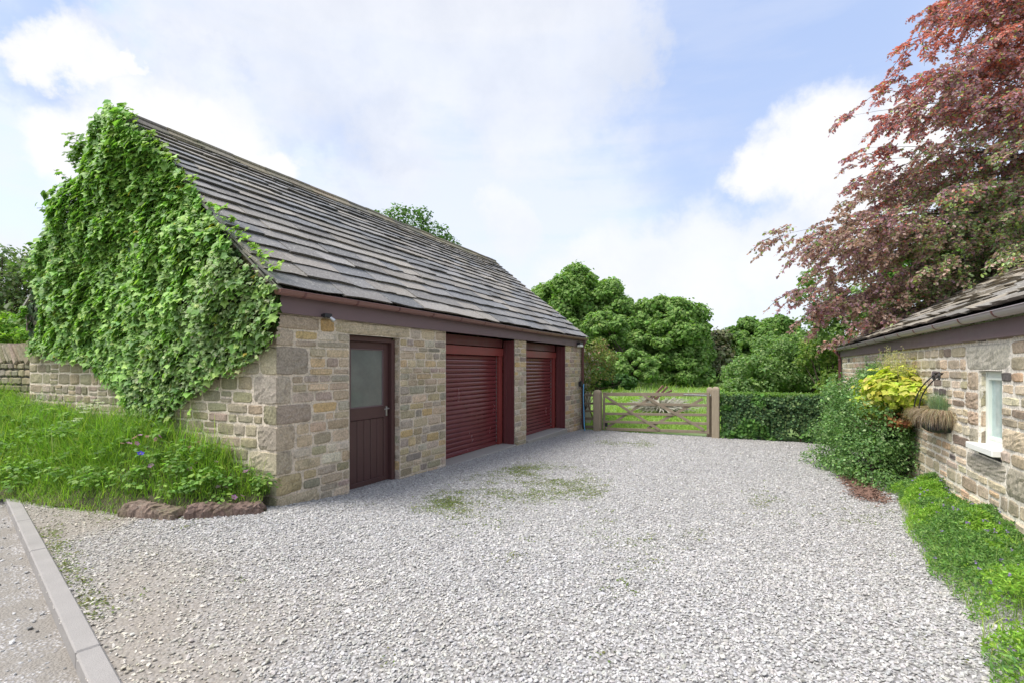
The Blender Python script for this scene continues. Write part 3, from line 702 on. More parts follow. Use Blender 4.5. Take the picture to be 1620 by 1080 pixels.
mb.build('plank_panel', M['maroon'], dr)
mb = MB(); box(mb, W(cx, td+.005, 1.438), D*(hw-.002), GV*.004, UPV*.426, bev=.001); mb.build('glass_pane', M['glass'], dr)
mb = MB()
for s_, z_, hx, hz in ((cx-hw+.008, 1.438, .008, .425), (cx+hw-.008, 1.438, .008, .425), (cx, 1.018, hw-.018, .008), (cx, 1.856, hw-.018, .008)): box(mb, W(s_, td-.006, z_), D*hx, GV*.008, UPV*hz, bev=.002)
mb.build('glazing_bead', M['fascia'], dr)
mb = MB(); box(mb, W(x1-.045, td-.03, .93), D*.018, GV*.006, UPV*.075, bev=.003)
tube(mb, [W(x1-.045, td-.03, .97), W(x1-.045, td-.075, .97), W(x1-.06, td-.085, .97), W(x1-.17, td-.08, .965)], .009, 8)
mb.build('handle', M['metal'], dr, smooth=False)
mb = MB(); box(mb, W(1.643, .12, -.17), D*.52, GV*.16, UPV*.035, bev=.006); mb.build('threshold', M['concrete'], garage)
# roller doors
def roller(s0, s1):
    root = empty('roller_door', tuple(np.array(W((s0+s1)/2, .3, -.15))-W(0, 0, 0)), None, None); root.parent = garage
    r = .3; zb = -.15
    mb = MB()  # red posts and head
    for s_ in (s0+.1, s1-.1): box(mb, W(s_, r+.03, .93), D*.085, GV*.03, UPV*1.08, bev=.004)
    box(mb, W((s0+s1)/2, r+.02, 1.935), D*((s1-s0)/2-.02), GV*.045, UPV*.085, bev=.004)
    mb.build('frame', M['redframe'], root)
    mb = MB()  # dark boarded reveals and head
    for s_, e in ((s0, 1), (s1, -1)):
        for k in range(3): box(mb, W(s_+e*.012, .045+.09*k+.01, .99), D*.01, GV*.043, UPV*1.2, bev=.004)
    box(mb, W((s0+s1)/2, r+.03, 2.13), D*((s1-s0)/2-.02), GV*.03, UPV*.09, bev=.004)
    mb.build('lining', M['lining'], root)
    mb = MB(); n = 22; z0, z1 = zb+.0, 1.85; ph = (z1-z0)/n; a0, a1 = s0+.17, s1-.17; prof = []
    pr = [(0, .022), (.07, .022), (.1, .002), (.3, -.006), (.55, -.009), (.8, -.004), (.9, .004), (1., .022)]
    pts = [(z0+ph*(i+f), r+.075+d_) for i in range(n) for f, d_ in pr]
    V = [];
    for z_, t_ in pts: V += [W(a0, t_, z_), W(a1, t_, z_)]
    i = np.arange(len(pts)-1)*2; mb.add(V, np.stack([i, i+1, i+3, i+2], 1))
    cur = mb.build('curtain', M['roller'], root)
    for s_ in (a0-.0, a1+.0): mb = MB(); box(mb, W(s_, r+.055, .86), D*.012, GV*.02, UPV*1.0, bev=.003); mb.build('guide_rail', M['metal'], root)
    mb = MB(); box(mb, W((a0+a1)/2, r+.07, zb+.03), D*((a1-a0)/2), GV*.016, UPV*.03, bev=.004); mb.build('bottom_bar', M['roller'], cur)
    return root
roller(3.41, 6.15); roller(6.77, 9.43)
mb = MB()
for s0, s1 in ((3.41, 6.15), (6.77, 9.43)):
    box(mb, W((s0+s1)/2, .18, -.25), D*((s1-s0)/2-.002), GV*.24, UPV*.098, bev=.012)
mb.build('sill', M['concrete'], garage)
# dark interior backing so that glass sees a room
mb = MB(); box(mb, W(GL/2, GW/2, 0), D*(GL/2-.5), GV*(GW/2-.6), UPV*.02, bev=.001); mb.build('floor', M['concrete'], garage)
# downpipe at the far corner
mb = MB(); xx = 10.78
tube(mb, [W(xx, -.135, 2.42), W(xx, -.135, 2.34), W(xx, -.07, 2.24), W(xx, -.07, 1.2), W(xx, -.07, -.2), W(xx, -.11, -.3)], .04, 10)
for z_ in (2.2, .95, 1.7, .2): tube(mb, [W(xx, -.07, z_-.02), W(xx, -.07, z_+.02)], .047, 10)
mb.build('downpipe', M['pipe'], garage, smooth=True)
# lamps on the fascia
sl_ = empty('security_light', tuple(W(.62, -.1, 2.2)), 'small black sensor floodlight on the fascia left of the brown door', 'light')
mb = MB(); c_ = W(.62, -.13, 2.235); box(mb, c_, D*.055, GV*.03, UPV*.028, bev=.008); bar(mb, W(.6, -.05, 2.24), W(.6, -.11, 2.24), .03, .03); mb.build('housing', M['black'], sl_)
mb = MB(); tube(mb, [W(.65, -.15, 2.21), W(.68, -.19, 2.17)], [.022, .026], 10); mb.build('sensor', M['metal'], sl_)
bl = empty('bulkhead_light', tuple(W(10.35, -.1, 2.25)), 'small white box light on the fascia at the far corner of the garage', 'light')
mb = MB(); box(mb, W(10.35, -.12, 2.3), D*.13, GV*.055, UPV*.035, bev=.012); mb.build('housing', M['black'], bl)
mb = MB(); box(mb, W(10.35, -.13, 2.235), D*.12, GV*.06, UPV*.035, bev=.015); mb.build('diffuser', M['white'], bl)
# hose
ho = empty('garden_hose', tuple(W(10.58, -.1, -.3)), 'light blue garden hose hanging from a black hook by the downpipe', 'hose')
mb = MB(); tube(mb, [W(10.62, -.13, 1.0), W(10.58, -.17, 1.08), W(10.52, -.18, 1.0), W(10.54, -.17, .6), W(10.5, -.2, .2), W(10.4, -.24, -.1), W(10.28, -.3, -.31)], .015, 8); mb.build('hose', M['hose'], ho, smooth=True)
mb = MB(); tube(mb, [W(10.64, -.1, 1.02), W(10.6, -.14, 1.0), W(10.61, -.14, .5), W(10.6, -.15, .0), W(10.58, -.16, -.3)], .02, 8); mb.build('hose', M['black'], ho, smooth=True)
mb = MB(); box(mb, W(10.6, -.06, 1.08), D*.06, GV*.05, UPV*.08, bev=.015); mb.build('hook', M['black'], ho)

# ------------------------------------------------------------------ OUTBUILDING (right)
YC = 13.96*2.45/2.45
CO = np.array((9.42, 13.96, 0))
def B(s, t, z): return CO - D*s - GV*t + UPV*z       # s towards the camera, t into the building (away from the drive)
OL, OW = 14.6, 7.0
cot = empty('outbuilding', tuple(B(0, 0, 0)), 'low old stone outbuilding with white mortar, grey gutter and small window', 'building')
def bs(px): return (13.96 - 775*2.45/(px-1197))/.8933
w0, w1 = bs(1553.5), bs(1591)
mb = MB(); mort = (.74, .69, .6)
bigs = [(bs(1533), bs(1606), 1.56, 1.85, (.5, .47, .39)), (w1+.0, w1+.5, .8, 1.02), (w0-.32, w0, 1.33, 1.56, (.42, .34, .25)), (w0-.4, w0, 1.12, 1.33, (.4, .31, .23)), (w0-.3, w0, .94, 1.12, (.45, .34, .25)), (w0-.25, w0, .66, .94, (.34, .31, .24)), (w0-.35, w1+.1, .45, .66, (.36, .33, .27)), (w1+.1, w1+.55, .35, .66, (.35, .32, .25))]
hol = [(w0, w1, .66, 1.56)]
wall(mb, B(0, 0, 0), -D, GV, OL, mkcourses(-.6, 1.96, .09, .17, [.35, .45, .66, .8, .94, 1.02, 1.12, 1.33, 1.56, 1.85]), hol, bigs, wr=(.15, .46), gap=.02, mortar=mort, p=PALR, pw=PALRW, depth=.022, rnd=1.1)
rect_patch(mb, B(w0, 0, 1.56), -D, -GV, w1-w0, .2, (.4, .35, .28))
mb.build('wall', M['oldstone'], cot)
for s_, sg in ((w0, -1), (w1, 1)):
    mb = MB(); wall(mb, B(s_, 0, 0), -GV, -D*sg*-1 if sg > 0 else -D, .12, mkcourses(.72, 1.56, .15, .25), wr=(.11, .13), gap=.02, mortar=mort, p=PALR, pw=PALRW, depth=.008); mb.build('window_reveal', M['oldstone'], cot)
mb = MB()
TO, ZO, SLO = -.13, 2.13, .52
def xr2(z): 
    k = max(0, (z-2.0)/SLO); return (k, OW-k)
wall(mb, B(0, 0, 0), -GV, D, OW, mkcourses(-.6, 3.8, .14, .22), (), (), xr=xr2, wr=(.2, .45), gap=.03, mortar=mort, p=PALR, pw=PALRW, depth=.02)
mb.build('wall', M['oldstone'], cot)
SC2 = [(.27, .24, .19), (.23, .205, .17), (.3, .26, .2), (.2, .185, .16), (.33, .29, .23)]
rf2 = roof(cot, B, OL, TO, ZO, OW/2, ZO+SLO*(OW/2-TO), 15, .3, .2, -.1, OL, M['slate2'], SC2, thick=(.022, .04), wa=(.3, .6), wb=(.2, .45), rag=.012, twist=.009)
roof(cot, lambda s_, t_, z_: B(s_, OW-t_, z_), OL, TO, ZO, OW/2, ZO+SLO*(OW/2-TO), 12, .3, .25, -.1, OL, M['slate2'], SC2, thick=(.022, .04), rag=.012)
mb = MB(); x = -.1
while x < OL:
    l_ = .5; cc = scol(np.array([(.25, .22, .17), (.2, .18, .15)]), np.ones(2)); tube(mb, [B(x+.005, OW/2, ZO+SLO*(OW/2-TO)+.05), B(x+l_-.005, OW/2, ZO+SLO*(OW/2-TO)+.05)], .12, 8, cc); x += l_
mb.build('ridge', M['ridge'], rf2)
mb = MB(); box(mb, B(OL/2, -.035, 1.965), D*(OL/2+.05), GV*.022, UPV*.085, bev=.004); mb.build('fascia', M['fascia'], cot)
gutter(cot, B, -.12, OL, -.14, 2.115, .062, 1, M['gutter_grey'], 17, .0)
mb = MB(); xx = -.03
tube(mb, [B(xx, -.14, 2.07), B(xx, -.14, 2.0), B(xx, -.06, 1.9), B(xx, -.06, .9), B(xx, -.06, -.4)], .042, 10)
for z_ in (1.8, 1.1, .3): tube(mb, [B(xx, -.06, z_-.02), B(xx, -.06, z_+.02)], .05, 10)
mb.build('downpipe', M['pipe'], cot, smooth=True)
# window
wn = empty('window', tuple(B((w0+w1)/2, .08, 1.15)-CO), None, None); wn.parent = cot
mb = MB(); zc, hh = 1.165, .39; wc, hw = (w0+w1)/2, (w1-w0)/2; td = .085
for s_ in (w0+.022, w1-.022): box(mb, B(s_, td, zc), D*.022, GV*.03, UPV*hh, bev=.004)
for z_ in (zc-hh+.03, zc+hh-.03): box(mb, B(wc, td, z_), D*(hw-.06), GV*.03, UPV*.03, bev=.004)
for s_ in (w0+.058, w1-.058): box(mb, B(s_, td-.008, zc), D*.014, GV*.022, UPV*(hh-.06), bev=.003)
for z_ in (zc-hh+.075, zc+hh-.075): box(mb, B(wc, td-.012, z_), D*(hw-.092), GV*.022, UPV*.016, bev=.003)
mb.build('frame', M['pvc'], wn)
mb = MB(); box(mb, B(wc, td+.005, zc), D*(hw-.06), GV*.004, UPV*(hh-.06), bev=.001); mb.build('pane', M['glass2'], wn)
mb = MB(); box(mb, B(wc-.03, .015, .745), D*(hw+.06), GV*.1, UPV*.034, bev=.006); mb.build('sill', M['white'], wn)
mb = MB(); box(mb, B(OL/2, OW/2, 0), D*(OL/2-.5), GV*(OW/2-.6), UPV*.02, bev=.001); mb.build('floor', M['concrete'], cot)

# ------------------------------------------------------------------ verge bank, edging stones, dry stone wall
m, q, b, o_ = newmat('bank_soil'); n1 = q.noise(q.n('ShaderNodeNewGeometry').outputs['Position'], 12, 5, .7)
q.l(q.mix(n1.outputs['Fac'], (.04, .032, .02), (.075, .07, .03)), b.inputs['Base Color']); b.inputs['Roughness'].default_value = 1; M['soil'] = m
def bankkeep(X, Y):
    return (segdist(X, Y) > -.05) & ((X-O[0])*GV[0]+(Y-O[1])*GV[1] > -5) & ~((sloc(X, Y) > .25) & (X > -8.4))
mb = MB(); V, F = grid(-26, -2.5, 5.2, 22, .08, lambda X, Y: bedz(X, Y)-.02 + .01*fbm(X, Y, 5, 2), bankkeep); mb.add(V, F)
tag(mb.build('grass_bank', M['soil'], smooth=True), kind='structure')
for (x0, y0, x1, y1, lb, bid) in ((-4.22, 5.33, -3.52, 5.2, 'flatter reddish edging stone under the grass bank, the left one', 0), (-3.48, 5.22, -2.74, 5.42, 'longer dark brown edging stone against the corner of the garage', 1)):
    mb = MB(); a = np.array((x0, y0, .04)); c = np.array((x1, y1, .04)); u = norm(c-a); nn = np.array((u[1], -u[0], 0)); L_ = np.linalg.norm(c-a)
    na, nb = 26, 12; prof = np.linspace(0, np.pi, nb)
    V = []
    for i in range(na):
        f = i/(na-1); k = min(1, f/.06, (1-f)/.06)**.5
        hgt = (.15+.02*math.sin(5*f+bid)); dp = .2
        for j, p_ in enumerate(prof):
            cx_, cz_ = math.cos(p_), math.sin(p_)
            sx = np.sign(cx_)*abs(cx_)**.45; sz = abs(cz_)**.4
            V.append(a + u*L_*f + nn*sx*dp/2*(.7+.3*k) + UPV*(-.07+sz*hgt*(.55+.45*k)) + rng.normal(0, .009, 3))
    i = (np.arange(na-1)[:, None]*nb+np.arange(nb-1)[None]).ravel(); mb.add(V, np.stack([i, i+nb, i+nb+1, i+1], 1), (.17, .12, .1) if bid else (.2, .15, .12))
    mb.F.append(np.array([list(range(nb))])); mb.F.append(np.array([list(range((na-1)*nb, na*nb))]))
    tag(mb.build('edging_stone', M['drystone'], smooth=False), lb, 'stone', 'edging stones of the bank')
# dry stone wall beyond the gable
ds = empty('dry_stone_wall', tuple(W(.1, GW, .5)), 'old dry stone wall with leaning mossy coping stones left of the garage', 'wall')
mb = MB(); 
wall(mb, W(.12, GW+.02, 0), GV, -D, 9, mkcourses(.3, 1.68, .09, .15), (), (), wr=(.14, .4), gap=.02, mortar=(.05, .045, .035), p=GP*.85, pw=np.ones(6), depth=.04, rnd=1.8)
wall(mb, W(.55, GW+.02, 0), GV, D, 9, mkcourses(.3, 1.68, .15, .25), (), (), wr=(.25, .5), gap=.02, mortar=(.05, .045, .035), p=GP*.85, pw=np.ones(6), depth=.04, rnd=1.8)
mb.build('wall', M['drystone'], ds)
mb = MB(); x = .05
while x < 9:
    w_ = rng.uniform(.09, .17); lean = .75+rng.normal(0, .08); ax = norm(UPV*math.cos(lean) + GV*math.sin(lean)); sd = np.cross(D, ax)
    box(mb, W(.33, GW+x, 1.84), D*rng.uniform(.22, .27), ax*rng.uniform(.2, .26), sd*w_/2, scol(GP*.8, np.ones(6)), .02, .014); x += w_*1.12
mb.build('coping', M['drystone'], ds)

# ------------------------------------------------------------------ ivy on the gable
def inpoly(x, y, poly):
    c = np.zeros(len(x), bool); n = len(poly)
    for i in range(n):
        x0, y0 = poly[i]; x1, y1 = poly[(i+1) % n]
        t = ((y0 > y) != (y1 > y)) & (x < (x1-x0)*(y-y0)/(y1-y0+1e-12)+x0); c ^= t
    return c
def to_wall(px, py, off=.1):
    # point on the gable plane (offset outwards) seen at a photo pixel: used once to measure the ivy outline in metres
    k = (px-810)/775; t = (k*(O[1]-D[1]*off) - (O[0]-D[0]*off))/(GV[0]-k*GV[1]); Yd = O[1]-D[1]*off + GV[1]*t
    return (t, CAM_Z+(580-py)/775*Yd)
IV = [to_wall(*p_) for p_ in [(440, 462), (436, 500), (432, 530), (412, 556), (385, 572), (350, 590), (318, 606), (296, 622), (275, 640), (262, 655), (240, 664), (214, 660), (196, 640), (186, 612), (160, 590), (140, 570), (110, 560), (70, 556), (45, 556), (46, 520), (44, 470), (60, 420), (86, 380), (108, 335), (120, 300), (132, 255), (156, 215), (183, 190), (205, 180), (235, 205), (262, 240), (290, 285), (318, 325), (350, 365), (385, 405), (415, 440)]]
ts = np.array([p_[0] for p_ in IV]); zs = np.array([p_[1] for p_ in IV])
ivy = empty('ivy', tuple(W(-.1, 3.4, .6)), 'thick green ivy covering the whole gable end up to the ridge', 'ivy')
def ivy_bulge(t, z):
    return .08 + .25*np.clip(fbm(t, z, 2.1, 21)*.8+.45, 0, 1.3)*np.clip((z-1.0)/1.5, .25, 1) - .08*np.clip((t-4.6), 0, 1)
mb = MB(); n = 52000; t = rng.uniform(ts.min()-.1, ts.max()+.1, n); z = rng.uniform(zs.min()-.1, zs.max()+.1, n)
e = .07*fbm(t, z, 9, 31); k = inpoly(t+e+rng.normal(0, .05, n), z+e+rng.normal(0, .05, n), IV); t, z = t[k], z[k]; n = len(t)
bl_ = ivy_bulge(t, z); dep = bl_*(1-rng.random(n)**2*.55)*np.clip(.4+np.clip(z-.8, 0, 1), 0, 1)
var = inpoly(t, z, [to_wall(*p_) for p_ in [(445, 450), (436, 560), (262, 660), (200, 665), (200, 600), (300, 520), (330, 400), (400, 400)]])   # small variegated leaves low on the right
Pp = O + D*(-dep-.02)[:, None] + GV*t[:, None] + UPV*z[:, None]
Nn = norm(-D*.8 + UPV*.62 + rdir(n)*.48 + GV*.25*fbm(t, z, 3, 8)[:, None]); U = norm(-UPV*.8 + rdir(n)*.7 - D*.25)
cg = pal(n, [(.20, .33, .075), (.15, .27, .065), (.25, .39, .095), (.11, .2, .055), (.33, .45, .13)], [3, 3, 2.5, 1.6, 1.2])
cv = pal(n, [(.25, .34, .14), (.32, .4, .19), (.18, .26, .1), (.42, .46, .27), (.12, .19, .07)], [3, 2, 2.5, .8, 1.5])
mixv = (var & (rng.random(n) < .8))[:, None]; col = np.where(mixv, cv, cg); col = col*1.27; sz = np.where(mixv[:, 0], rng.uniform(.035, .06, n), np.clip(np.exp(rng.normal(math.log(.07), .3, n)), .035, .13))
yl = rng.random(n) < .004; col[yl] = (.45, .35, .05)
leaves(mb, Pp, Nn, U, sz, 'ivy', col, 1.1)
# young bright shoots: along the verge and reaching out at the free edge
S = []
for i in range(90):
    f = rng.random(); kind = rng.random()
    if kind < .5:   # creeping over the slates beside the verge
        z0 = ZE+.1+(ZR-ZE)*f; t0 = TE+(TR_-TE)*f; st = W(-.08, t0, z0+.05); dirn = norm(D*rng.uniform(.2, 1)+UPV*.25+rdir(1)[0]*.4); L_ = rng.uniform(.03, .16); nl = 5; cs = [(.24, .4, .06), (.3, .45, .08)]; ss_ = (.04, .08)
    else:
        j = rng.integers(19, len(IV)-8); p0 = np.array(IV[j]); p1 = np.array(IV[j+1]); q_ = p0+(p1-p0)*f
        st = W(-.15, q_[0], q_[1]); dirn = norm(GV*rng.uniform(.3, 1)+UPV*rng.uniform(.1, .8)-D*.2+rdir(1)[0]*.3); L_ = rng.uniform(.1, .45); nl = 9; cs = [(.12, .24, .04), (.2, .34, .06)]; ss_ = (.05, .1)
    u_ = np.linspace(0, 1, nl)[:, None]; pts = st + dirn*L_*u_ + UPV*(-.12*L_*u_**2)
    tube(mb, pts, .003, 4, (.15, .13, .06)); leaves(mb, pts+rng.normal(0, .015, pts.shape), norm(UPV*.6-D*.5+rdir(nl)*.5), norm(dirn*.3+rdir(nl)-UPV*.3), rng.uniform(*ss_, nl), 'ivy', pal(nl, cs), 1.1)
mb.build('foliage', M['ivy'], ivy)
mb = MB()
for i in range(26):
    t0 = 2.6+rng.normal(0, .12); p_ = [W(-.04, t0, .45)]; t1 = rng.uniform(.6, 6); z1 = rng.uniform(1.6, 3.2)
    t1 = 2.6+rng.uniform(-.5, .5)*1.2; z1 = rng.uniform(1.3, 1.7); tube(mb, bez(W(-.04, t0, .4), W(-.05, t0, 1.0), W(-.05, t1, z1), 14)+rng.normal(0, .01, (14, 3)), np.linspace(.016, .006, 14), 6, (.14, .11, .08))
mb.build('stem', M['bark'], ivy)
mb = MB(); n = 900; P0 = None
# darker mat of inner leaves against the stone, so that no wall shows through
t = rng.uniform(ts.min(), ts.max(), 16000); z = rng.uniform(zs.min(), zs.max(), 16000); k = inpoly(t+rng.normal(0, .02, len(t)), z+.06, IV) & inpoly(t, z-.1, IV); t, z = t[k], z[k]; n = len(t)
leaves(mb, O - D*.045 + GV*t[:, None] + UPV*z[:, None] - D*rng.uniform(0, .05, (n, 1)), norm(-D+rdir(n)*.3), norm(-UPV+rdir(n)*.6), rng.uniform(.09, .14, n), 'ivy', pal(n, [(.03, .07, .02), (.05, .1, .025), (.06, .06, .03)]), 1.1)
mb.build('inner_leaves', M['ivy'], ivy)

# ------------------------------------------------------------------ grass
def blades(mb, Pb, H, lean, wid, cols, seg=3, droop=.5):
    n = len(Pb); az = rng.uniform(0, 2*np.pi, n); d = np.stack([np.cos(az), np.sin(az), 0*az], 1)*lean[:, None] ; perp = np.stack([-np.sin(az), np.cos(az), 0*az], 1)
    tw = rng.normal(0, .6, n); perp = norm(perp + d*tw[:, None])
    V = []; 
    for i in range(seg+1):
        f = i/seg; c = Pb + d*(H*f**1.8)[:, None] + UPV*(H*(f-droop*lean*f**3))[:, None]; w = wid*(1-f)**.7*.5 if i < seg else wid*.04
        V += [c-perp*w[:, None], c+perp*w[:, None]]
    V = np.stack(V, 1); k = 2*(seg+1); F = []
    for i in range(seg): F.append([2*i, 2*i+1, 2*i+3, 2*i+2])
    F = (np.array(F)[None]+(np.arange(n)*k)[:, None, None]).reshape(-1, 4)
    mb.add(V.reshape(-1, 3), F, np.repeat(cols, k, 0))
mb = MB(); n = 330000; X = rng.uniform(-12.5, -2.5, n); Y = rng.uniform(5.2, 13, n); d_ = segdist(X, Y)
inside = (d_ > .0) & (sloc(X, Y) < -.03 + .5*(X < -8.4)) ; dens = np.clip(.55+.55*fbm(X, Y, 2.6, 41), .3, 1)*np.where(X > -4.4, .35+.65*smooth((d_-.12)/.12), 1)
k = inside & (rng.random(n) < dens); X, Y, d_ = X[k], Y[k], d_[k]; n = len(X); H = (.14+.27*smooth((d_-.0)/.7))*np.exp(rng.normal(0, .28, n)); H *= np.where(d_ < .12, .7, 1); H *= np.where(X < -6, .85, 1)
blades(mb, np.stack([X, Y, bedz(X, Y)-.03], 1), H, rng.uniform(.2, 1.0, n), rng.uniform(.005, .011, n), pal(n, [(.17, .30, .04), (.25, .40, .055), (.11, .22, .04), (.36, .42, .12), (.33, .48, .07)], [3, 3, 2, 1.3, 2]), 4, .42)
n = 26000; X = rng.uniform(-8.5, -2.8, n); Y = rng.uniform(5.1, 8, n); d_ = segdist(X, Y); k = (np.abs(d_-.03) < .11) & (X < -4.15) & (rng.random(n) < .9); X, Y = X[k], Y[k]; n = len(X)
blades(mb, np.stack([X, Y, np.where(segdist(X, Y) > 0, bedz(X, Y)-.03, gsurf(X, Y))], 1), rng.uniform(.03, .13, n), rng.uniform(.3, 1.1, n), rng.uniform(.004, .008, n), pal(n, [(.2, .34, .05), (.28, .4, .07), (.3, .36, .12)]), 3, .4)
tag(mb.build('tall_grass', M['grass']), 'long bright green grass growing on the bank below the gable', 'grass', kind='stuff')
# broadleaf weeds on the bank
mb = MB(); cl = []
for i in range(1700):
    x, y = rng.uniform(-11.5, -2.8), rng.uniform(5.3, 11.5); d1 = float(segdist(np.array(x), np.array(y)))
    if d1 < .06 or sloc(x, y) > -.08: continue
    patchy = float(fbm(np.array(x), np.array(y), 1.7, 77)); 
    if x > -8 and patchy < -.1 and rng.random() < .6: continue
    r_ = rng.uniform(.1, .24); nl = int(rng.uniform(25, 60)); q_ = rdir(nl)*np.array((1, 1, .5))*r_*rng.uniform(.3, 1, (nl, 1)); base = np.array((x, y, float(bedz(np.array(x), np.array(y)))+rng.uniform(.08, .22)*min(1, d1*2+.3)))
    leaves(mb, base+q_+[0, 0, .03], norm(rdir(nl)*.45+UPV+norm(q_)*.3), norm(q_*[1, 1, .2]+rdir(nl)*.1), rng.uniform(.025, .065, nl), 'ivy' if rng.random() < .6 else 'oval', pal(nl, [(.16, .29, .06), (.22, .37, .09), (.12, .22, .05), (.28, .43, .09)]), 1.1)
tag(mb.build('bank_weeds', M['leaf']), 'low leafy weeds and nettles among the long grass on the bank', 'weeds', kind='stuff')
# wild flowers: one pink cranesbill built with parts and copied, and cow parsley
def flower_at(px, py, Yd): p_ = P(px, py, Yd); return p_
def mk_flower(colr, label, cat, group, h=.3):
    root = empty('wildflower', (0, 0, 0), label, cat, group)
    a = MB(); tube(a, bez((0, 0, -h), (.02, .01, -h*.4), (0, 0, 0), 6), .0025, 5, (.12, .22, .05)); a.build('stem', M['leaf'], root)
    a = MB(); an = np.arange(5)*2*np.pi/5; U = np.stack([np.cos(an), np.sin(an), .35+0*an], 1); leaves(a, U*.003, norm(-U*.3+UPV), U, .024, 'oval', np.tile(np.array(colr), (5, 1)), 1.5); a.build('petal', M['petal'], root)
    a = MB(); box(a, (0, 0, .004), (.004, 0, 0), (0, .004, 0), (0, 0, .003), (.5, .45, .2), .001); a.build('eye', M['petal'], root)
    return root
spots = [(214, 692), (222, 688), (233, 690), (247, 694), (252, 690), (193, 701), (204, 701), (216, 701), (288, 708), (301, 707), (314, 699), (341, 703), (309, 733), (239, 736), (300, 741), (389, 745), (342, 730), (345, 770), (358, 771), (383, 784), (370, 786), (330, 762)]
fl = mk_flower((.55, .28, .5), 'small pink cranesbill flower standing among the long grass of the bank', 'flower', 'pink flowers in the bank grass')
ORD = ['leftmost', 'second from the left', 'third from the left', 'fourth from the left', 'fifth from the left', 'sixth from the left', 'seventh from the left', 'eighth from the left']
rows = [(0, 696, 'in the topmost row near the ivy foot'), (696, 715, 'in the second row below the ivy foot'), (715, 750, 'in the middle row of the bank grass'), (750, 999, 'in the lowest row above the edging stones')]
spots = sorted(spots)
for i, (px, py) in enumerate(spots):
    o = fl if i == 0 else copy_tree(fl)
    Yd = 5.45 + (790-py)/110*.75 - .05; o.location = P(px, py, Yd); o.rotation_euler = (rng.normal(0.5, .3), rng.normal(0, .3), rng.uniform(0, 6)); 
    s_ = rng.uniform(1.0, 1.5); o.scale = (s_, s_, s_)
    rw = [q_ for q_ in rows if q_[0] <= py < q_[1]][0]; o['label'] = 'small pink flower, ' + ORD[sum(1 for a in spots[:i] if rw[0] <= a[1] < rw[1])] + ' ' + rw[2]
fl2 = mk_flower((.10, .08, .6), 'single deep blue flower standing among the pink ones in the bank grass', 'flower', None); fl2.location = P(222, 717, 5.75); fl2.rotation_euler = (.6, 0, 1); fl2.scale = (1.6,)*3
cp = empty('cow_parsley', tuple(P(136, 705, 6.9)), 'white cow parsley flower heads rising from the grass in front of the gable', 'plant')
for (px, py, Yd) in ((128, 642, 7.1), (150, 632, 7.0), (158, 636, 6.9), (147, 640, 7), (140, 645, 6.9), (133, 651, 6.8), (155, 643, 6.9), (125, 661, 6.6), (120, 664, 6.6)):
    a = MB(); tip = P(px, py, Yd); tube(a, bez(P(138, 710, 6.8), P(138, 670, 6.85), tip, 8), .004, 5, (.14, .24, .06)); st = a.build('stem', M['leaf'], cp)
    a = MB(); nl = 70; an = rng.uniform(0, 6.28, nl); rr = .05*np.sqrt(rng.random(nl)); leaves(a, tip+np.stack([rr*np.cos(an), rr*np.sin(an), rng.normal(0, .006, nl)], 1), norm(UPV+rdir(nl)*.5), rdir(nl), .009, 'quad', np.tile((.75, .75, .68), (nl, 1))); a.build('umbel', M['petal'], st)

# ------------------------------------------------------------------ gate, posts, fence
def post(px, py_top, Yd, w, h_below, label, rnd=True):
    t_ = P(px, py_top, Yd); zb = float(gz(t_[0], t_[1]))-.15; mb = MB(); c_ = np.array((t_[0], t_[1], (t_[2]+zb)/2))
    hx, hy = -GV*w/2, D*w/2
    V = []; zz = [zb, t_[2]-.09, t_[2]-.045, t_[2]-.015, t_[2]]; kk = [1, 1, .9, .65, .25]
    ring = [(-1, -.86), (-.86, -1), (.86, -1), (1, -.86), (1, .86), (.86, 1), (-.86, 1), (-1, .86)]
    for z_, k_ in zip(zz, kk):
        for (a, b_) in ring: V.append(np.array((t_[0], t_[1], z_)) + hx*a*k_ + hy*b_*(k_ if rnd else 1))
    F = [[i*8+j, i*8+(j+1) % 8, (i+1)*8+(j+1) % 8, (i+1)*8+j] for i in range(4) for j in range(8)]
    mb.add(V, F); mb.F.append(np.array([[32+j for j in range(8)]]))
    return tag(mb.build('gate_post', M['postwood']), label, 'post', 'wooden posts of the field gate')
LY, RY = 14.9, 13.45
pl = post(945.5, 616, LY, .225, 0, 'stout wooden gate post between the garage fence rails and the gate')
pr = post(1132.5, 611, RY, .19, 0, 'stout wooden gate post beside the end of the clipped hedge')
pr2 = post(1123, 611.5, RY+.24, .16, 0, 'slimmer post the gate hangs on, just behind the post by the hedge')
gate = empty('field_gate', tuple(P(1120, 690, RY+.1)), 'weathered wooden five bar field gate with crossed braces, closed', 'gate')
def gp(f, z0, z1):   # f along the gate from the left post; z at either end
    a = P(954, 580, LY+.02); b_ = P(1121, 580, RY+.12); p_ = a+(b_-a)*f; p_[2] = z0+(z1-z0)*f; return p_
gd = norm(gp(1, 0, 0)-gp(0, 0, 0)); gn = np.cross(gd, UPV)
ZL = [.775, .49, .185, -.06, -.275]; ZRt = [.84, .54, .275, .035, -.20]
for i, (a, b_) in enumerate(zip(ZL, ZRt)):
    mb = MB(); hgt = (.1, .075, .075, .075, .085)[i]; f0 = 0 if i < 4 else .03
    bar(mb, gp(f0, a, b_), gp(1, a, b_), .028, hgt, bev=.005); mb.build('rail', M['gatewood'], gate)
for (f0, z0, f1, z1, sd) in ((.01, .74, .56, -.21, 1), (.045, -.22, .49, .74, -1), (.41, .76, .96, -.14, 1), (.44, -.2, .95, .72, -1)):
    mb = MB(); a, b_ = gp(f0, z0, z0), gp(f1, z1, z1); bar(mb, a+gn*.026*sd, b_+gn*.026*sd, .022, .075, bev=.004); mb.build('brace', M['gatewood'], gate)
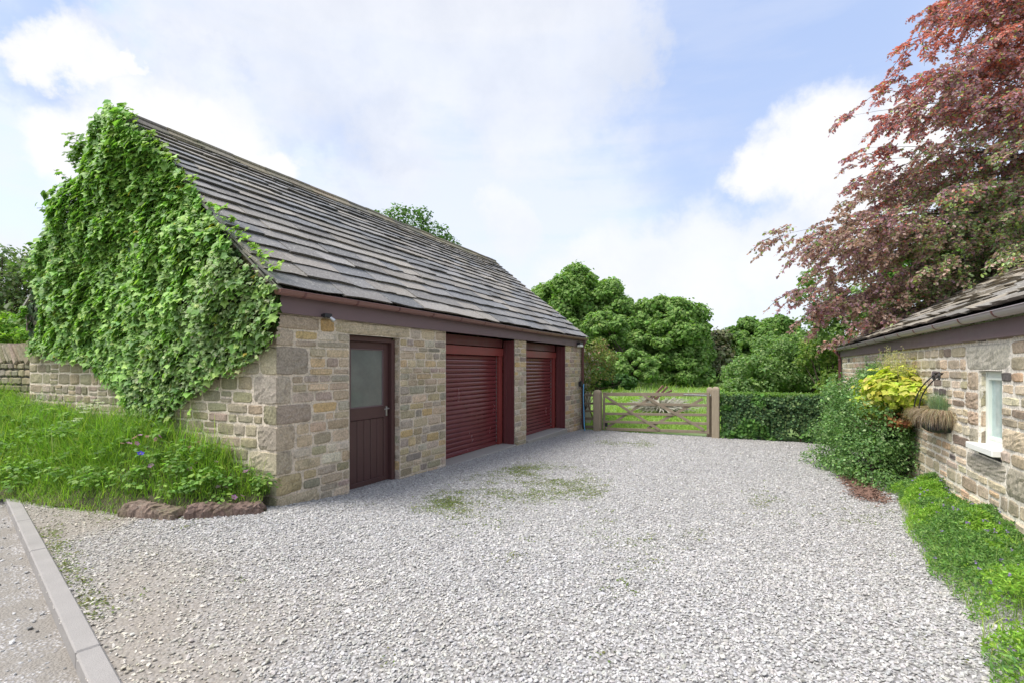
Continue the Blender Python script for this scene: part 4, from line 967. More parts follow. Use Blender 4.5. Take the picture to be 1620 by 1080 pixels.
mb = MB(); bar(mb, gp(.997, -.2, -.2)+UPV*-.05, gp(.997, .9, .9), .07, .07, up=gd, bev=.006); mb.build('stile', M['gatewood'], gate)
mb = MB(); bar(mb, gp(.01, -.3, -.3), gp(.01, .83, .83), .07, .06, up=gd, bev=.006); mb.build('stile', M['gatewood'], gate)
mb = MB(); bar(mb, gp(.78, .77+.055, .83), gp(1.02, .79, .815)+0*UPV, .045, .03, bev=.003); bar(mb, gp(.8, .815, .815)-gn*.022, gp(1.02, .835, .815)-gn*.022, .008, .045, bev=.002); mb.build('hinge', M['metal'], gate)
mb = MB(); box(mb, gp(.025, -.12, -.12)-gn*.03, gd*.06, gn*.03, UPV*.09, (.1, .1, .1), .008); mb.build('latch_block', M['black'], gate)
fence = empty('rail_fence', tuple(P(930, 684, LY+.1)), 'short wooden rail fence between the garage corner and gate post', 'fence')
for py, hgt in ((624, .07), (637, .06), (649, .06), (661, .085), (674, .09)):
    mb = MB(); a = P(921, py+.5, 15.3); b_ = P(939, py+.5, 14.95); bar(mb, a, b_, .03, hgt, bev=.004); mb.build('rail', M['gatewood'], fence)
mb = MB(); bar(mb, P(931, 640, 15.2), P(938, 662, 15.1), .02, .035); mb.build('brace', M['rust'], fence)
# timber shed behind the garage end
shed = empty('timber_shed', (2.1, 17.2, -.4), 'pale boarded shed with a sloping roof behind the garage corner', 'shed')
mb = MB(); sx0, sx1, sy = .2, 2.62, 16.9
x = sx0
while x < sx1-.02:
    zt_ = 3.42-.871*(max(x, 1.0)+.07-1.0)-.06; box(mb, (x+.07, sy, (zt_-.5)/2), (.066, 0, 0), (0, .012, 0), (0, 0, (zt_+.5)/2), np.array((.42, .4, .33))*(1+rng.normal(0, .08)), .004); x += .14
box(mb, (sx1-.02, sy+1.2, .7), (.012, 0, 0), (0, 1.2, 0), (0, 0, 1.1)); box(mb, (sx0, sy+1.2, .9), (.012, 0, 0), (0, 1.2, 0), (0, 0, 1.3)); box(mb, ((sx0+sx1)/2, sy+2.4, .8), (1.2, 0, 0), (0, .012, 0), (0, 0, 1.2))
mb.build('wall', M['shedwood'], shed)
mb = MB(); bar(mb, (1.0, sy+1.15, 3.42), (3.0, sy+1.15, 1.66), 2.7, .04, bev=.003); mb.build('roof', M['slate2'], shed)
mb = MB(); bar(mb, (1.0, sy-.27, 3.42), (3.02, sy-.27, 1.66), .03, .12, bev=.004); mb.build('bargeboard', M['shedwood'], shed)

# ------------------------------------------------------------------ shrubs, hedge and trees
def shell_leaves(mb, clumps, n, size, cols, w=None, shape='oval', aspect=1.1, up=.45, inner=.6, clipf=None, jit=.5, sizej=.3, out=.8, rag=.13):
    vol = np.array([c[1][0]*c[1][1] + c[1][1]*c[1][2] + c[1][0]*c[1][2] for c in clumps]); cnt = (n*vol/vol.sum()).astype(int)
    PP, NN = [], []
    for (c, r), k in zip(clumps, cnt):
        d = rdir(k); rr = 1-(1-inner)*rng.random(k)**1.6; rr *= 1+rng.normal(0, rag, k)
        PP.append(np.array(c) + d*np.array(r)*rr[:, None]); NN.append(norm(d/np.array(r)))
    Pp = np.concatenate(PP); Nn = np.concatenate(NN)
    # drop leaves buried deep inside other clumps
    keep = np.ones(len(Pp), bool)
    for (c, r) in clumps: keep &= (((Pp-np.array(c))/np.array(r))**2).sum(1) > .36
    if clipf is not None: keep &= clipf(Pp)
    Pp, Nn = Pp[keep], Nn[keep]; k = len(Pp)
    N2 = norm(Nn*out + UPV*up + rdir(k)*jit); U = norm(rdir(k)*.8 - UPV*.35 + Nn*.5)
    leaves(mb, Pp, N2, U, size*np.exp(rng.normal(0, sizej, k)), shape, pal(k, cols, w), aspect)
def subclumps(c, r, n, f=(.25, .4), flat=.8, seed=None, squash=.88, low=-.5):
    out = []; c = np.array(c, float); r = np.array(r, float)
    i = np.arange(n)+.5; ph = np.arccos(1-(1-low)*i/n); th = np.pi*(1+5**.5)*i
    d = np.stack([np.cos(th)*np.sin(ph), np.sin(th)*np.sin(ph), np.cos(ph)], 1)+rng.normal(0, .09, (n, 3))
    for dd in d:
        k = rng.uniform(*f)*min(r); out.append((c+dd*r*squash*rng.uniform(.85, 1.06), (k, k, k*flat)))
    return out
def tree(label, base, H, trunk_r, clumps, n, leafsize, cols, w=None, cat='tree', group=None, mat='leaf', shape='clump', branch=True, name='tree', inner=.6, lean=(0, 0), up=.5, jit=.8, core=None):
    root = empty(name, tuple(base), label, cat, group); base = np.array(base, float)
    mb = MB(); top = base+np.array((lean[0], lean[1], H*.62)); pts = bez(base-[0, 0, .3], base+[lean[0]*.2, lean[1]*.2, H*.3], top, 10)
    tube(mb, pts, np.linspace(trunk_r, trunk_r*.35, 10), 9, (.1, .08, .06))
    mb.build('trunk', M['bark'], root)
    if branch:
        mb = MB()
        for c, r in clumps[::max(1, len(clumps)//26)]:
            f = rng.uniform(.3, .85); s_ = pts[int(f*9)]; tube(mb, bez(s_, (s_+np.array(c))/2+[0, 0, -.05*H*rng.random()], np.array(c), 7), np.linspace(trunk_r*.35, trunk_r*.07, 7), 6, (.1, .08, .06))
        mb.build('branch', M['bark'], root)
    mb = MB(); shell_leaves(mb, clumps, n, leafsize, cols, w, shape, inner=inner, up=up, jit=jit)
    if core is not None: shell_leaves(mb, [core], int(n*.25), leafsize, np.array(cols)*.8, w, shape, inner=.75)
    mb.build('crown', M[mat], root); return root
GREEN = [(.175, .29, .075), (.22, .35, .09), (.14, .235, .06), (.29, .42, .13)]
GREENL = [(.17, .28, .09), (.22, .34, .11), (.13, .22, .075), (.27, .37, .15)]
def Pb(px, Yd): x = (px-810)/775*Yd; return np.array((x, Yd, float(gz(x, Yd))))
def clump_px(px, py, Yd, rpx, flat=.85, ry=None):
    r_ = rpx/775*Yd; return (P(px, py, Yd), (r_, (ry or r_), r_*flat))
def bigcrown(lst, nsub, f=(.13, .36)):
    out = []
    for c, r in lst: out += subclumps(c, r, nsub, f, low=-.75)
    return out
YA = 47
A_ = [clump_px(925, 500, YA, 76), clump_px(875, 480, YA, 36), clump_px(970, 520, YA-2, 48), clump_px(900, 545, YA-2, 55)]
tree('largest round leafy tree beyond the field, rising behind the garage roof end', Pb(925, YA), 11, .4, bigcrown(A_, 60), 120000, .19, GREEN, group=None, core=(P(925, 520, YA), (3.2, 3, 3.6)))
B_ = [clump_px(1050, 520, YA-3, 60), clump_px(1082, 550, YA-3, 42), clump_px(1030, 550, YA-4, 48), clump_px(1070, 585, YA-4, 48)]
tree('tall dark green tree with a domed top right of the largest one', Pb(1055, YA-3), 9, .35, bigcrown(B_, 56), 105000, .18, GREEN, core=(P(1060, 550, YA-3), (2.6, 2.5, 3)))
tree('shorter round tree in front, beneath the gap of the two large trees', Pb(1000, YA-8), 4.5, .2, bigcrown([clump_px(1005, 582, YA-9, 36, .8), clump_px(958, 520, YA-7, 34), clump_px(955, 588, YA-8, 34)], 40), 60000, .16, GREEN)
tree('broad bright green tree standing farther right at the field edge', Pb(1200, YA+4), 8, .3, bigcrown([clump_px(1205, 545, YA+2, 52), clump_px(1165, 560, YA, 36), clump_px(1245, 555, YA+3, 44)], 46), 80000, .19, [(.14, .25, .055), (.18, .3, .07), (.11, .2, .05), (.22, .34, .09)])
tree('small thin brownish tree in the gap between the two tree groups', Pb(1130, YA-2), 5.5, .15, [clump_px(1120, 540, YA-2, 14), clump_px(1140, 535, YA-2, 16), clump_px(1130, 560, YA-2, 26), clump_px(1118, 580, YA-2, 30)], 4200, .22, [(.2, .21, .11), (.17, .2, .11), (.22, .2, .13)])
tree('low dark evergreen tree at the left foot of the largest tree', Pb(935, YA-14), 2.6, .15, bigcrown([clump_px(940, 595, YA-14, 30, .8), clump_px(905, 590, YA-12, 36), clump_px(985, 605, YA-14, 20, .7)], 24), 34000, .13, [(.06, .13, .035), (.08, .17, .045), (.1, .2, .05)])
# pale willowy trees behind the hedge
W_ = [clump_px(1190, 598, 19, 44, .85), clump_px(1240, 582, 20, 54, .9), clump_px(1300, 575, 21, 54, 1), clump_px(1168, 618, 18.5, 26, .8), clump_px(1335, 590, 19, 50, 1), clump_px(1240, 560, 21, 34, .8), clump_px(1285, 548, 21, 34, .8)]
tree('pale grey green bushy willow behind the clipped hedge', Pb(1240, 20), 2.6, .12, bigcrown(W_, 26, (.22, .42)), 80000, .085, GREENL, shape='oval', inner=.45, jit=.7)
tree('yellow green bush beneath the copper tree beside the outbuilding corner', Pb(1310, 16.4), 2.2, .1, bigcrown([clump_px(1300, 560, 17, 32), clump_px(1330, 610, 16, 30, 1), clump_px(1350, 580, 17.5, 40)], 18, (.25, .45)), 16000, .08, [(.17, .27, .05), (.22, .32, .07), (.12, .2, .05), (.28, .34, .09)], shape='oval', inner=.4, cat='bush', name='bush', jit=.7)
# behind the far boundary: an indistinct belt of woodland
mb = MB(); cl = []
for px in range(820, 1420, 24): cl.append(clump_px(px+rng.normal(0, 6), 592+rng.normal(0, 6)-(10 if px > 1250 else 0), 56+rng.normal(0, 1.5), rng.uniform(20, 28), 1.0))
for px in range(-60, 120, 30): cl.append(clump_px(px, 520+rng.normal(0, 10), 30, 40, 1.0))
shell_leaves(mb, cl, 70000, .25, [(.1, .19, .055), (.13, .23, .065), (.15, .26, .07)], None, 'clump'); tag(mb.build('woodland', M['leaf']), 'dark belt of woodland undergrowth along the far edge of the field', 'woodland', kind='stuff')
# tree showing over the garage roof
tree('thin leafed tree top showing above the garage roof ridge', np.array((-4.2, 21, -.2)), 8, .2, [clump_px(652, 352, 20.5, 26), clump_px(615, 348, 20, 22, .6), clump_px(690, 372, 20.5, 22), clump_px(640, 400, 20.5, 60), clump_px(700, 400, 20.5, 26), clump_px(668, 340, 20.5, 14), clump_px(592, 342, 20, 14, .5), clump_px(712, 388, 20.5, 16), clump_px(630, 342, 20.3, 20)], 12000, .10, [(.1, .2, .05), (.14, .25, .06), (.08, .15, .04)], shape='oval', inner=.15)
# trees on the left
tree('grey green hawthorn tree left of the ivy, arching over the dry stone wall', np.array((-13.2, 12.6, .5)), 4.6, .14, bigcrown([clump_px(20, 455, 13, 62, .9), clump_px(70, 450, 13, 48, 1), clump_px(-40, 440, 13, 60, 1), clump_px(30, 500, 12.6, 50)], 22, (.25, .45)), 21000, .075, [(.13, .19, .08), (.17, .24, .1), (.1, .15, .06), (.22, .25, .14)], shape='oval', inner=.2, jit=.8)
mb_root = empty('branch_spray', (0, 0, 0), None, None); bpy.data.objects.remove(mb_root)
tree('bright yellow green bush behind the dry stone wall', np.array((-10.9, 10.6, .6)), 1.6, .06, [clump_px(15, 520, 10.8, 26), clump_px(-20, 525, 10.8, 30), clump_px(45, 535, 10.6, 20), clump_px(0, 545, 10.4, 20)], 7000, .07, [(.22, .38, .05), (.3, .45, .07), (.15, .28, .04)], shape='oval', cat='bush', name='bush', inner=.4)
# pinkish shrub at the garage corner
tree('shrub with pink tinged young leaves over the rail fence by the garage corner', np.array((2.35, 15.9, -.36)), 2.3, .035, [clump_px(942, 560, 15.7, 20), clump_px(958, 565, 15.8, 18), clump_px(935, 590, 15.7, 18), clump_px(962, 590, 15.8, 12), clump_px(948, 545, 15.7, 13), clump_px(930, 610, 15.7, 10)], 4200, .06, [(.22, .27, .08), (.3, .32, .1), (.16, .2, .06), (.45, .26, .2), (.2, .25, .08)], [3, 2, 2, 1.2, 2], shape='oval', cat='shrub', name='shrub', inner=.2, jit=.8)
# hedge -------------------------------------------------------------
hedge = empty('hedge', tuple(P(1220, 700, 12.9)), 'clipped dark green hedge from the gate post to the outbuilding bush', 'hedge')
HA = P(1141, 580, 13.4)[:2]; hd = -GV[:2]; hl = 3.7
def hp(u, v, z): return np.stack([HA[0]+hd[0]*u-D[0]*-v, HA[1]+hd[1]*u+D[1]*v, z], -1)
mb = MB(); n = 30000; u = rng.uniform(0, hl, n); face = rng.random(n); v = np.where(face < .55, rng.normal(.06, .06, n), np.where(face < .8, rng.uniform(0, .8, n), rng.uniform(.1, .8, n)))
gzh = np.vectorize(lambda a, b: float(gz(a, b)))(*hp(u, v, 0*u)[:, :2].T)
zt = .86-.03*u/hl*0; z = np.where((face >= .55) & (face < .8), zt+rng.normal(0, .025, n), gzh+.04+(zt-gzh-.04)*rng.random(n)**.8)
v = v + .07*fbm(u, z, 5, 50)*(face < .55)
thin = (z < gzh+.4) & (rng.random(n) < .55*np.clip((gzh+.45-z)/.4, 0, 1)+.25*(fbm(u, z, 4.5, 61) > .25)); hole = (fbm(u, z, 4, 71) > .55) & (face < .55)
k = ~(thin | hole); u, v, z, face = u[k], v[k], z[k], face[k]; n = len(u)
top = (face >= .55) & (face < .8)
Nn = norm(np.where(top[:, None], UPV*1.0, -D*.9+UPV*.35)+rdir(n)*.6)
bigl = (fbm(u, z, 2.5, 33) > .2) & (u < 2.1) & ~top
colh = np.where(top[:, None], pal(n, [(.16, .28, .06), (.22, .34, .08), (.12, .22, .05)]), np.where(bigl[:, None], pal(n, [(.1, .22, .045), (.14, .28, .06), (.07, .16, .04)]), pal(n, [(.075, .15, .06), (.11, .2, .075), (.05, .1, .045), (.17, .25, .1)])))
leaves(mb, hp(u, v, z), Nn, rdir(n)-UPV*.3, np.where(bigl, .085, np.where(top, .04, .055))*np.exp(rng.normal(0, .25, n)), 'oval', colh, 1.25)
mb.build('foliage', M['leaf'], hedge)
mb = MB()
for uu in (.15, .5, .75, 1.3, 1.33, 1.9, 2.35, 2.85, 3.2, 3.5):
    p0 = hp(np.array(uu), np.array(.28 if uu < 2.5 else .12), np.array(0.)); p0[2] = float(gz(p0[0], p0[1]))-.05; r_ = rng.uniform(.02, .035)+(.03 if uu in (2.85, 3.2) else 0)
    tube(mb, bez(p0, p0+[rng.normal(0, .04), rng.normal(0, .03), .6], p0+[rng.normal(0, .15), rng.normal(0, .05), 1.1], 8), np.linspace(r_, r_*.45, 8), 7, (.15, .09, .06))
mb.build('trunk', M['rust'], hedge)

# shrub against the outbuilding ---------------------------------------
def infront(Pp): return (Pp[:, 0] < .4994*Pp[:, 1]+2.45-.02) & (Pp[:, 2] > np.vectorize(lambda a, b: float(gz(a, b)))(Pp[:, 0], Pp[:, 1])+.0)
sh = empty('shrub', (5.9, 8.2, -.3), 'large glossy small leaved shrub against the outbuilding wall', 'shrub')
cl = [((5.95, 8.35, .72), (.6, .8, .62)), ((6.3, 8.8, 1.05), (.5, .8, .5)), ((5.9, 7.9, .75), (.42, .5, .5)), ((6.2, 8.9, .1), (.62, .8, .6)), ((5.9, 8.3, .05), (.6, .7, .62)), ((5.65, 7.7, .05), (.5, .55, .62)), ((6.3, 8.5, .65), (.55, .8, .6)), ((5.95, 7.8, .55), (.42, .5, .5)), ((6.7, 9.4, .5), (.5, .9, .7)), ((6.45, 8.6, 1.15), (.36, .5, .45)), ((6.75, 9.2, 1.2), (.25, .4, .5)), ((5.45, 7.3, -.2), (.32, .4, .3)), ((5.75, 8.5, -.3), (.35, .5, .25)), ((6.25, 8.1, 1.0), (.25, .35, .4))]
cl[0:0] = []
mb = MB(); sub = []
for c, r in cl: sub += subclumps(c, r, 13, (.3, .5), low=-.9)+[(c, tuple(np.array(r)*.8))]
shell_leaves(mb, sub, 90000, .034, [(.14, .25, .08), (.19, .32, .11), (.26, .4, .15), (.09, .18, .06), (.36, .48, .24)], [3, 3, 2, 3, 1], 'oval', inner=.35, clipf=infront, jit=.7)
for i in range(26):   # thin sprigs standing above
    p0 = np.array((rng.uniform(6.0, 6.9), 0, 1.1)); p0[1] = 8.0+(p0[0]-6)*1.6; L_ = rng.uniform(.3, .75); d0 = norm(UPV+rdir(1)[0]*.25); pts = p0+d0*L_*np.linspace(0, 1, 14)[:, None]
    if not infront(pts).all(): continue
    nl = 42; idx = rng.integers(0, 14, nl); leaves(mb, pts[idx]+rdir(nl)*.02, rdir(nl)*.7+UPV*.5, rdir(nl)+UPV*.5, rng.uniform(.02, .034, nl), 'oval', pal(nl, [(.1, .2, .06), (.18, .28, .1)]))
mb.build('foliage', M['leaf'], sh)
mb = MB()
for i in range(34):
    c, r = cl[i % len(cl)]; p0 = np.array((6.1, 8.1, -.3))+rng.normal(0, .2, 3)*[1, 2, 0]; tube(mb, bez(p0, (p0+np.array(c))/2+[0, 0, .1], np.array(c)+rng.normal(0, .2, 3), 7), np.linspace(.016, .004, 7), 5, (.1, .07, .05))
mb.build('stem', M['bark'], sh)
# bark mulch strip
mb = MB(); n = 3800; f = rng.random(n); X = 4.75+1.1*f+rng.normal(0, .1, n); Y = 6.45+2.0*f+rng.normal(0, .12, n); k = X < .4994*Y+2.4; X, Y = X[k], Y[k]; n = len(X)
leaves(mb, np.stack([X, Y, gsurf(X, Y)+rng.uniform(.008, .03, n)], 1), norm(UPV+rdir(n)*.5), rdir(n), rng.uniform(.02, .05, n), 'quad', pal(n, [(.16, .055, .035), (.22, .09, .06), (.1, .04, .03)]), .4)
tag(mb.build('bark_mulch', M['rust']), 'reddish bark and dead leaves lying along the foot of the shrub', 'mulch', kind='stuff')
# ground cover along the outbuilding wall ------------------------------
mb = MB(); n = 210000; Y = rng.uniform(1.2, 7.0, n); Xw = .4994*Y+2.45; wd = np.interp(Y, [1, 2.4, 3, 3.9, 5, 6.1, 6.6], [1.35, 1.25, 1.0, .95, .85, .62, .45]) + .16*fbm(Y, Y*0+1.3, 2.6, 15); f = rng.random(n); X = Xw-.02-wd*f
hgt = .30*np.sqrt(np.clip(1-f**2.2, 0, 1))*(.75+.45*fbm(X, Y, 3.4, 17))+.015
dens = np.clip(.75+.6*fbm(X, Y, 2.9, 19), .1, 1)*np.clip(1.25-f*1.05, .12, 1); gap_ = (np.abs(Y-2.95) < .12)*(f > .3); k = (rng.random(n) < dens) & (gap_ == 0); X, Y, f, hgt = X[k], Y[k], f[k], hgt[k]; n = len(X)
z = gsurf(X, Y)+hgt*(1-.55*rng.random(n)**1.5)
br = fbm(X, Y, 1.9, 27) < .0
br = br ^ (fbm(X, Y, 6.5, 28) > .3)
cc = np.where((br & (f > .15))[:, None], pal(n, [(.25, .42, .06), (.33, .5, .08), (.18, .33, .05)]), pal(n, [(.15, .28, .07), (.2, .35, .09), (.1, .2, .06), (.26, .4, .12)]))
leaves(mb, np.stack([X, Y, z], 1), norm(UPV*.6+rdir(n)*.8), norm(rdir(n)*[1, 1, .6]+UPV*.45), rng.uniform(.018, .038, n), 'oval', cc, .6)
m2 = 5200; y2 = rng.uniform(1.2, 6.8, m2); f2 = rng.random(m2); x2 = .4994*y2+2.43-np.interp(y2, [1, 2.4, 3, 3.9, 5, 6.1, 6.6], [1.4, 1.3, 1.05, 1.0, .9, .66, .5])*f2
blades(mb, np.stack([x2, y2, gsurf(x2, y2)+.02], 1), rng.uniform(.08, .36, m2)*np.sqrt(np.clip(1.1-f2, 0, 1)), rng.uniform(.2, 1.0, m2), rng.uniform(.003, .007, m2), pal(m2, [(.3, .45, .09), (.4, .5, .15), (.2, .34, .07)]), 3, .4)
gc = mb.build('ground_cover', M['leaf']); tag(gc, 'bright green creeping plants with tiny purple flowers along the outbuilding wall', 'ground cover', kind='stuff')
mb = MB(); k = rng.random(n) < .0008; Pp = np.stack([X, Y, gsurf(X, Y)+hgt+.015], 1)[k]; m_ = len(Pp)
for j in range(4): leaves(mb, Pp+rng.normal(0, .004, (m_, 3)), norm(UPV*.5-D*.7+rdir(m_)*.6), rdir(m_), .014, 'oval', pal(m_, [(.3, .22, .45), (.38, .3, .52), (.24, .17, .38)]), 1.6)
tag(mb.build('tiny_flowers', M['petal']), 'tiny purple blooms scattered over the creeping plants by the wall', 'flowers', kind='stuff')

# wall baskets ---------------------------------------------------------
def wallp(px, Yoff=0): Yd = 775*2.45/(px-1197); return np.array((.4994*Yd+2.45, Yd, 0))
def basket(px, ztop, hw, dep, label, hgt=.2):
    c0 = wallp(px); root = empty('wall_basket', tuple(c0+UPV*(ztop-.2)), label, 'basket', 'half round baskets on the outbuilding wall')
    mb = MB(); nr, nc = 9, 17; V = []
    for i in range(nr):
        f = i/(nr-1); rr = math.cos(f*1.25)**.7; 
        for j in range(nc):
            a = math.pi*j/(nc-1); V.append(c0 + D*math.cos(a)*hw*rr - (-GV)*math.sin(a)*dep*rr*1.0 + UPV*(ztop-hgt*math.sin(f*1.57)) + rng.normal(0, .005, 3))
    i = (np.arange(nr-1)[:, None]*nc+np.arange(nc-1)[None]).ravel(); mb.add(V, np.stack([i, i+1, i+nc+1, i+nc], 1)); mb.build('liner', M['black'], root, smooth=True)
    mb = MB(); V = []
    for j in range(nc): a = math.pi*j/(nc-1); V.append(c0+D*math.cos(a)*hw*.97+GV*math.sin(a)*dep*.97+UPV*(ztop-.02))
    mb.add(V, [list(range(nc))], (.05, .035, .02)); mb.build('soil', M['soil'], root)
    mb = MB()
    tube(mb, [c0+D*math.cos(a)*hw+GV*math.sin(a)*dep+UPV*ztop for a in np.linspace(0, math.pi, 16)], .006, 6)
    for a in np.linspace(0, math.pi, 9)[1:-1]: tube(mb, [c0+D*math.cos(a)*hw*math.cos(f*1.25)**.7*1.01+GV*math.sin(a)*dep*math.cos(f*1.25)**.7*1.02+UPV*(ztop-hgt*math.sin(f*1.57)) for f in np.linspace(0, .97, 8)], .004, 5)
    mb.build('frame', M['iron'], root); return root, c0
bk, c0 = basket(1494, 1.02, .46, .27, 'half round black lined wall basket nearest the window, holding tufted grass', .27)
bk2, c1 = basket(1446, .98, .44, .27, 'wall basket farther from the window, hidden under yellow leaves')
# scrolled bars of the basket bracket
br_ = empty('scroll_bracket', tuple(c0+UPV*1.4), 'curled black iron bars rising over the grass filled basket', 'bracket')
for dd, s0 in ((-.24, 0), (-.02, .0)):
    cb = c0+D*(dd*-1-.05)
    a0 = cb+GV*.27+UPV*1.02; a1 = cb-D*.3+GV*.1+UPV*1.52
    pts = list(bez(a0, a0+UPV*.3-D*.02, a1, 12)); ctr = a1+UPV*-.045+GV*.02
    up_ = norm(a1-ctr)
    for k in range(1, 22):
        an = k*.33; r_ = .05*(1-k/30); pts.append(ctr+(UPV*math.cos(an)-D*math.sin(an)*-1*-1)*r_+GV*.02)
    mb = MB(); tube(mb, pts, .008, 6); mb.build('bar', M['iron'], br_, smooth=True)
# tufted grass
tg = empty('tufted_grass', tuple(c0+UPV*1.0), 'blue green tufted grass with dead straw hanging over the basket rim', 'plant')
mb = MB(); n = 1500; a = rng.uniform(0, np.pi, n); rr = np.sqrt(rng.random(n)); base = c0+D*(np.cos(a)*.3*rr)[:, None]+GV*(np.sin(a)*.15*rr)[:, None]+UPV*1.0-D*.06
blades(mb, base, rng.uniform(.14, .34, n), rng.uniform(.1, .9, n), np.full(n, .004), pal(n, [(.2, .3, .2), (.28, .38, .27), (.35, .4, .25)]), 3, .3); mb.build('blades', M['grass'], tg)
mb = MB(); n = 1700; a = rng.uniform(.02, np.pi-.02, n); dr_ = D*(np.cos(a)*.5)[:, None]+GV*(np.sin(a)*.3)[:, None]; st = c0+dr_*rng.uniform(.4, .85, (n, 1))+UPV*1.03; out = norm(dr_)
L_ = rng.uniform(.08, .27, n)[:, None]; wd_ = np.cross(out, UPV)*.0026; V = []
sway = rdir(n)*.05
for f in (0, .25, .6, 1): 
    c_ = st+out*(.17*min(1, f*1.6))+UPV*(.05*math.sin(min(1, f*3)*1.57))-UPV*L_*max(0, f-.1)+sway*f*L_*4; V += [c_-wd_*(1.2-f), c_+wd_*(1.2-f)]
V = np.stack(V, 1); F = (np.array([[0, 1, 3, 2], [2, 3, 5, 4], [4, 5, 7, 6]])[None]+(np.arange(n)*8)[:, None, None]).reshape(-1, 4); mb.add(V.reshape(-1, 3), F, np.repeat(pal(n, [(.42, .33, .23), (.32, .23, .16), (.5, .42, .32), (.25, .17, .12)]), 8, 0)); mb.build('dead_straw', M['grass'], tg)
# yellow leaved plant
yp = empty('yellow_leaved_plant', tuple(c1+UPV*.95), 'mound of lime yellow leaves spilling over the farther basket', 'plant')
mb = MB(); cl = [(c1+GV*.25+D*.15+UPV*1.2, (.4, .5, .3)), (c1+GV*.3-D*.25+UPV*1.25, (.33, .4, .27)), (c1+GV*.42+D*.1+UPV*1.0, (.28, .4, .25)), (c1-D*.6+GV*.15+UPV*1.22, (.2, .25, .18)), (c1+GV*.2-D*.1+UPV*1.4, (.3, .4, .2))]
shell_leaves(mb, cl, 3400, .078, [(.5, .56, .07), (.6, .6, .11), (.38, .48, .06), (.62, .56, .16)], None, 'ivy', up=.5, inner=.5, clipf=infront, aspect=1.15, jit=.45, sizej=.22)
shell_leaves(mb, [(c1+GV*.32+D*.0+UPV*.78, (.22, .35, .16)), (c1+GV*.25-D*.35+UPV*.82, (.15, .2, .12))], 420, .055, [(.4, .2, .08), (.32, .13, .06), (.5, .34, .12), (.25, .12, .06)], None, 'ivy', clipf=infront, aspect=1.15)
mb.build('foliage', M['leaf'], yp)
mb = MB()
for i in range(75):
    p0 = c1+GV*rng.uniform(.1, .35)+D*rng.uniform(-.5, .45)+UPV*1.3; h_ = rng.uniform(.25, .58); pts = bez(p0, p0+UPV*h_*.6, p0+UPV*h_+rdir(1)[0]*.09, 12); tube(mb, pts, .002, 4, (.4, .36, .18))
    nl = 26; idx = rng.integers(5, 12, nl); leaves(mb, pts[idx]+rdir(nl)*.022, rdir(nl), rdir(nl), .014, 'oval', pal(nl, [(.65, .6, .3), (.6, .5, .28), (.5, .5, .2)]), 1.5)
mb.build('flower_spikes', M['leaf'], yp)

# ------------------------------------------------------------------ field behind the gate
mb = MB(); n = 70000; Yd = 14.6+rng.random(n)**1.7*32; X = (rng.uniform(890, 1230, n)-810)/775*Yd; k = (sloc(X, Yd) > 10.9); X, Yd = X[k], Yd[k]; n = len(X)
wl = fbm(X, Yd, .8, 91) > .15; far = Yd > 24
wl = fbm(X, Yd, .8, 91) > -.1; far = Yd > 21
cols = np.where((wl & far & (rng.random(n) < .55))[:, None], pal(n, [(.42, .48, .3), (.5, .52, .4), (.3, .4, .15)]), pal(n, [(.25, .40, .06), (.33, .47, .09), (.18, .3, .05), (.38, .48, .15)]))
blades(mb, np.stack([X, Yd, gz(X, Yd)-.02], 1), (.1+.10*(Yd > 19)+.16*(Yd > 26)+.3*(Yd > 36)*(X < 12))*np.exp(rng.normal(0, .3, n)), rng.uniform(.2, .9, n), .012+.0009*Yd, cols, 2, .4)
tag(mb.build('meadow_grass', M['grass']), 'sunny meadow grass with pale seed heads beyond the gate', 'grass', kind='stuff')
bp = empty('brush_pile', tuple(Pb(1050, 20)), 'heap of dead twigs and cut branches lying on the grass behind the gate', 'brush pile')
mb = MB(); c_ = P(1045, 660, 20.5); c_[2] = -.12
for i in range(620):
    a = rng.uniform(0, 2*np.pi); el = rng.uniform(.2, 1.3); r0 = rng.uniform(.0, .5); L_ = rng.uniform(.5, 1.5); p0 = c_+np.array((r0*math.cos(a)*1.3, r0*math.sin(a), -.12)); d0 = np.array((math.cos(a)*math.cos(el)*1.05, math.sin(a)*math.cos(el), math.sin(el)*.8)); p2 = p0+d0*L_*.75+[0, 0, -.15*L_]
    tube(mb, bez(p0, p0+d0*L_*.4+[0, 0, .1], p2, 5), np.linspace(.022, .01, 5), 4, np.array((.2, .155, .11))*(1+rng.normal(0, .25)))
mb.build('twigs', M['bark2'] if 'bark2' in M else M['shedwood'], bp)
mb = MB()
for (a, b_, r_) in (((1078, 668), (1012, 655), .07), ((1030, 655), (1100, 640), .06)): tube(mb, [P(*a, 20.2), P(*b_, 20.6)], [r_, r_*.7], 7, (.3, .2, .14))
mb.build('cut_branch', M['rust'], bp)
for i, (a, b_, r_, lb) in enumerate((((1036, 624), (1049, 609.5), .055, 'leftmost rusty brown timber sticking up behind the gate top rail'), ((1046, 622), (1056, 611), .05, 'middle rusty brown timber sticking up behind the gate top rail'), ((1052, 622), (1063, 617), .045, 'lowest and rightmost rusty timber leaning behind the gate top rail'))):
    mb = MB(); p0, p1 = P(*a, 21), P(*b_, 21); d0 = norm(p0-p1); bar(mb, p1, p0+d0*.55, r_*1.6, r_*1.6, up=(0, 1, 0), bev=.006); tag(mb.build('old_timber', M['rust']), lb, 'timber', 'rusty timbers leaning behind the gate')

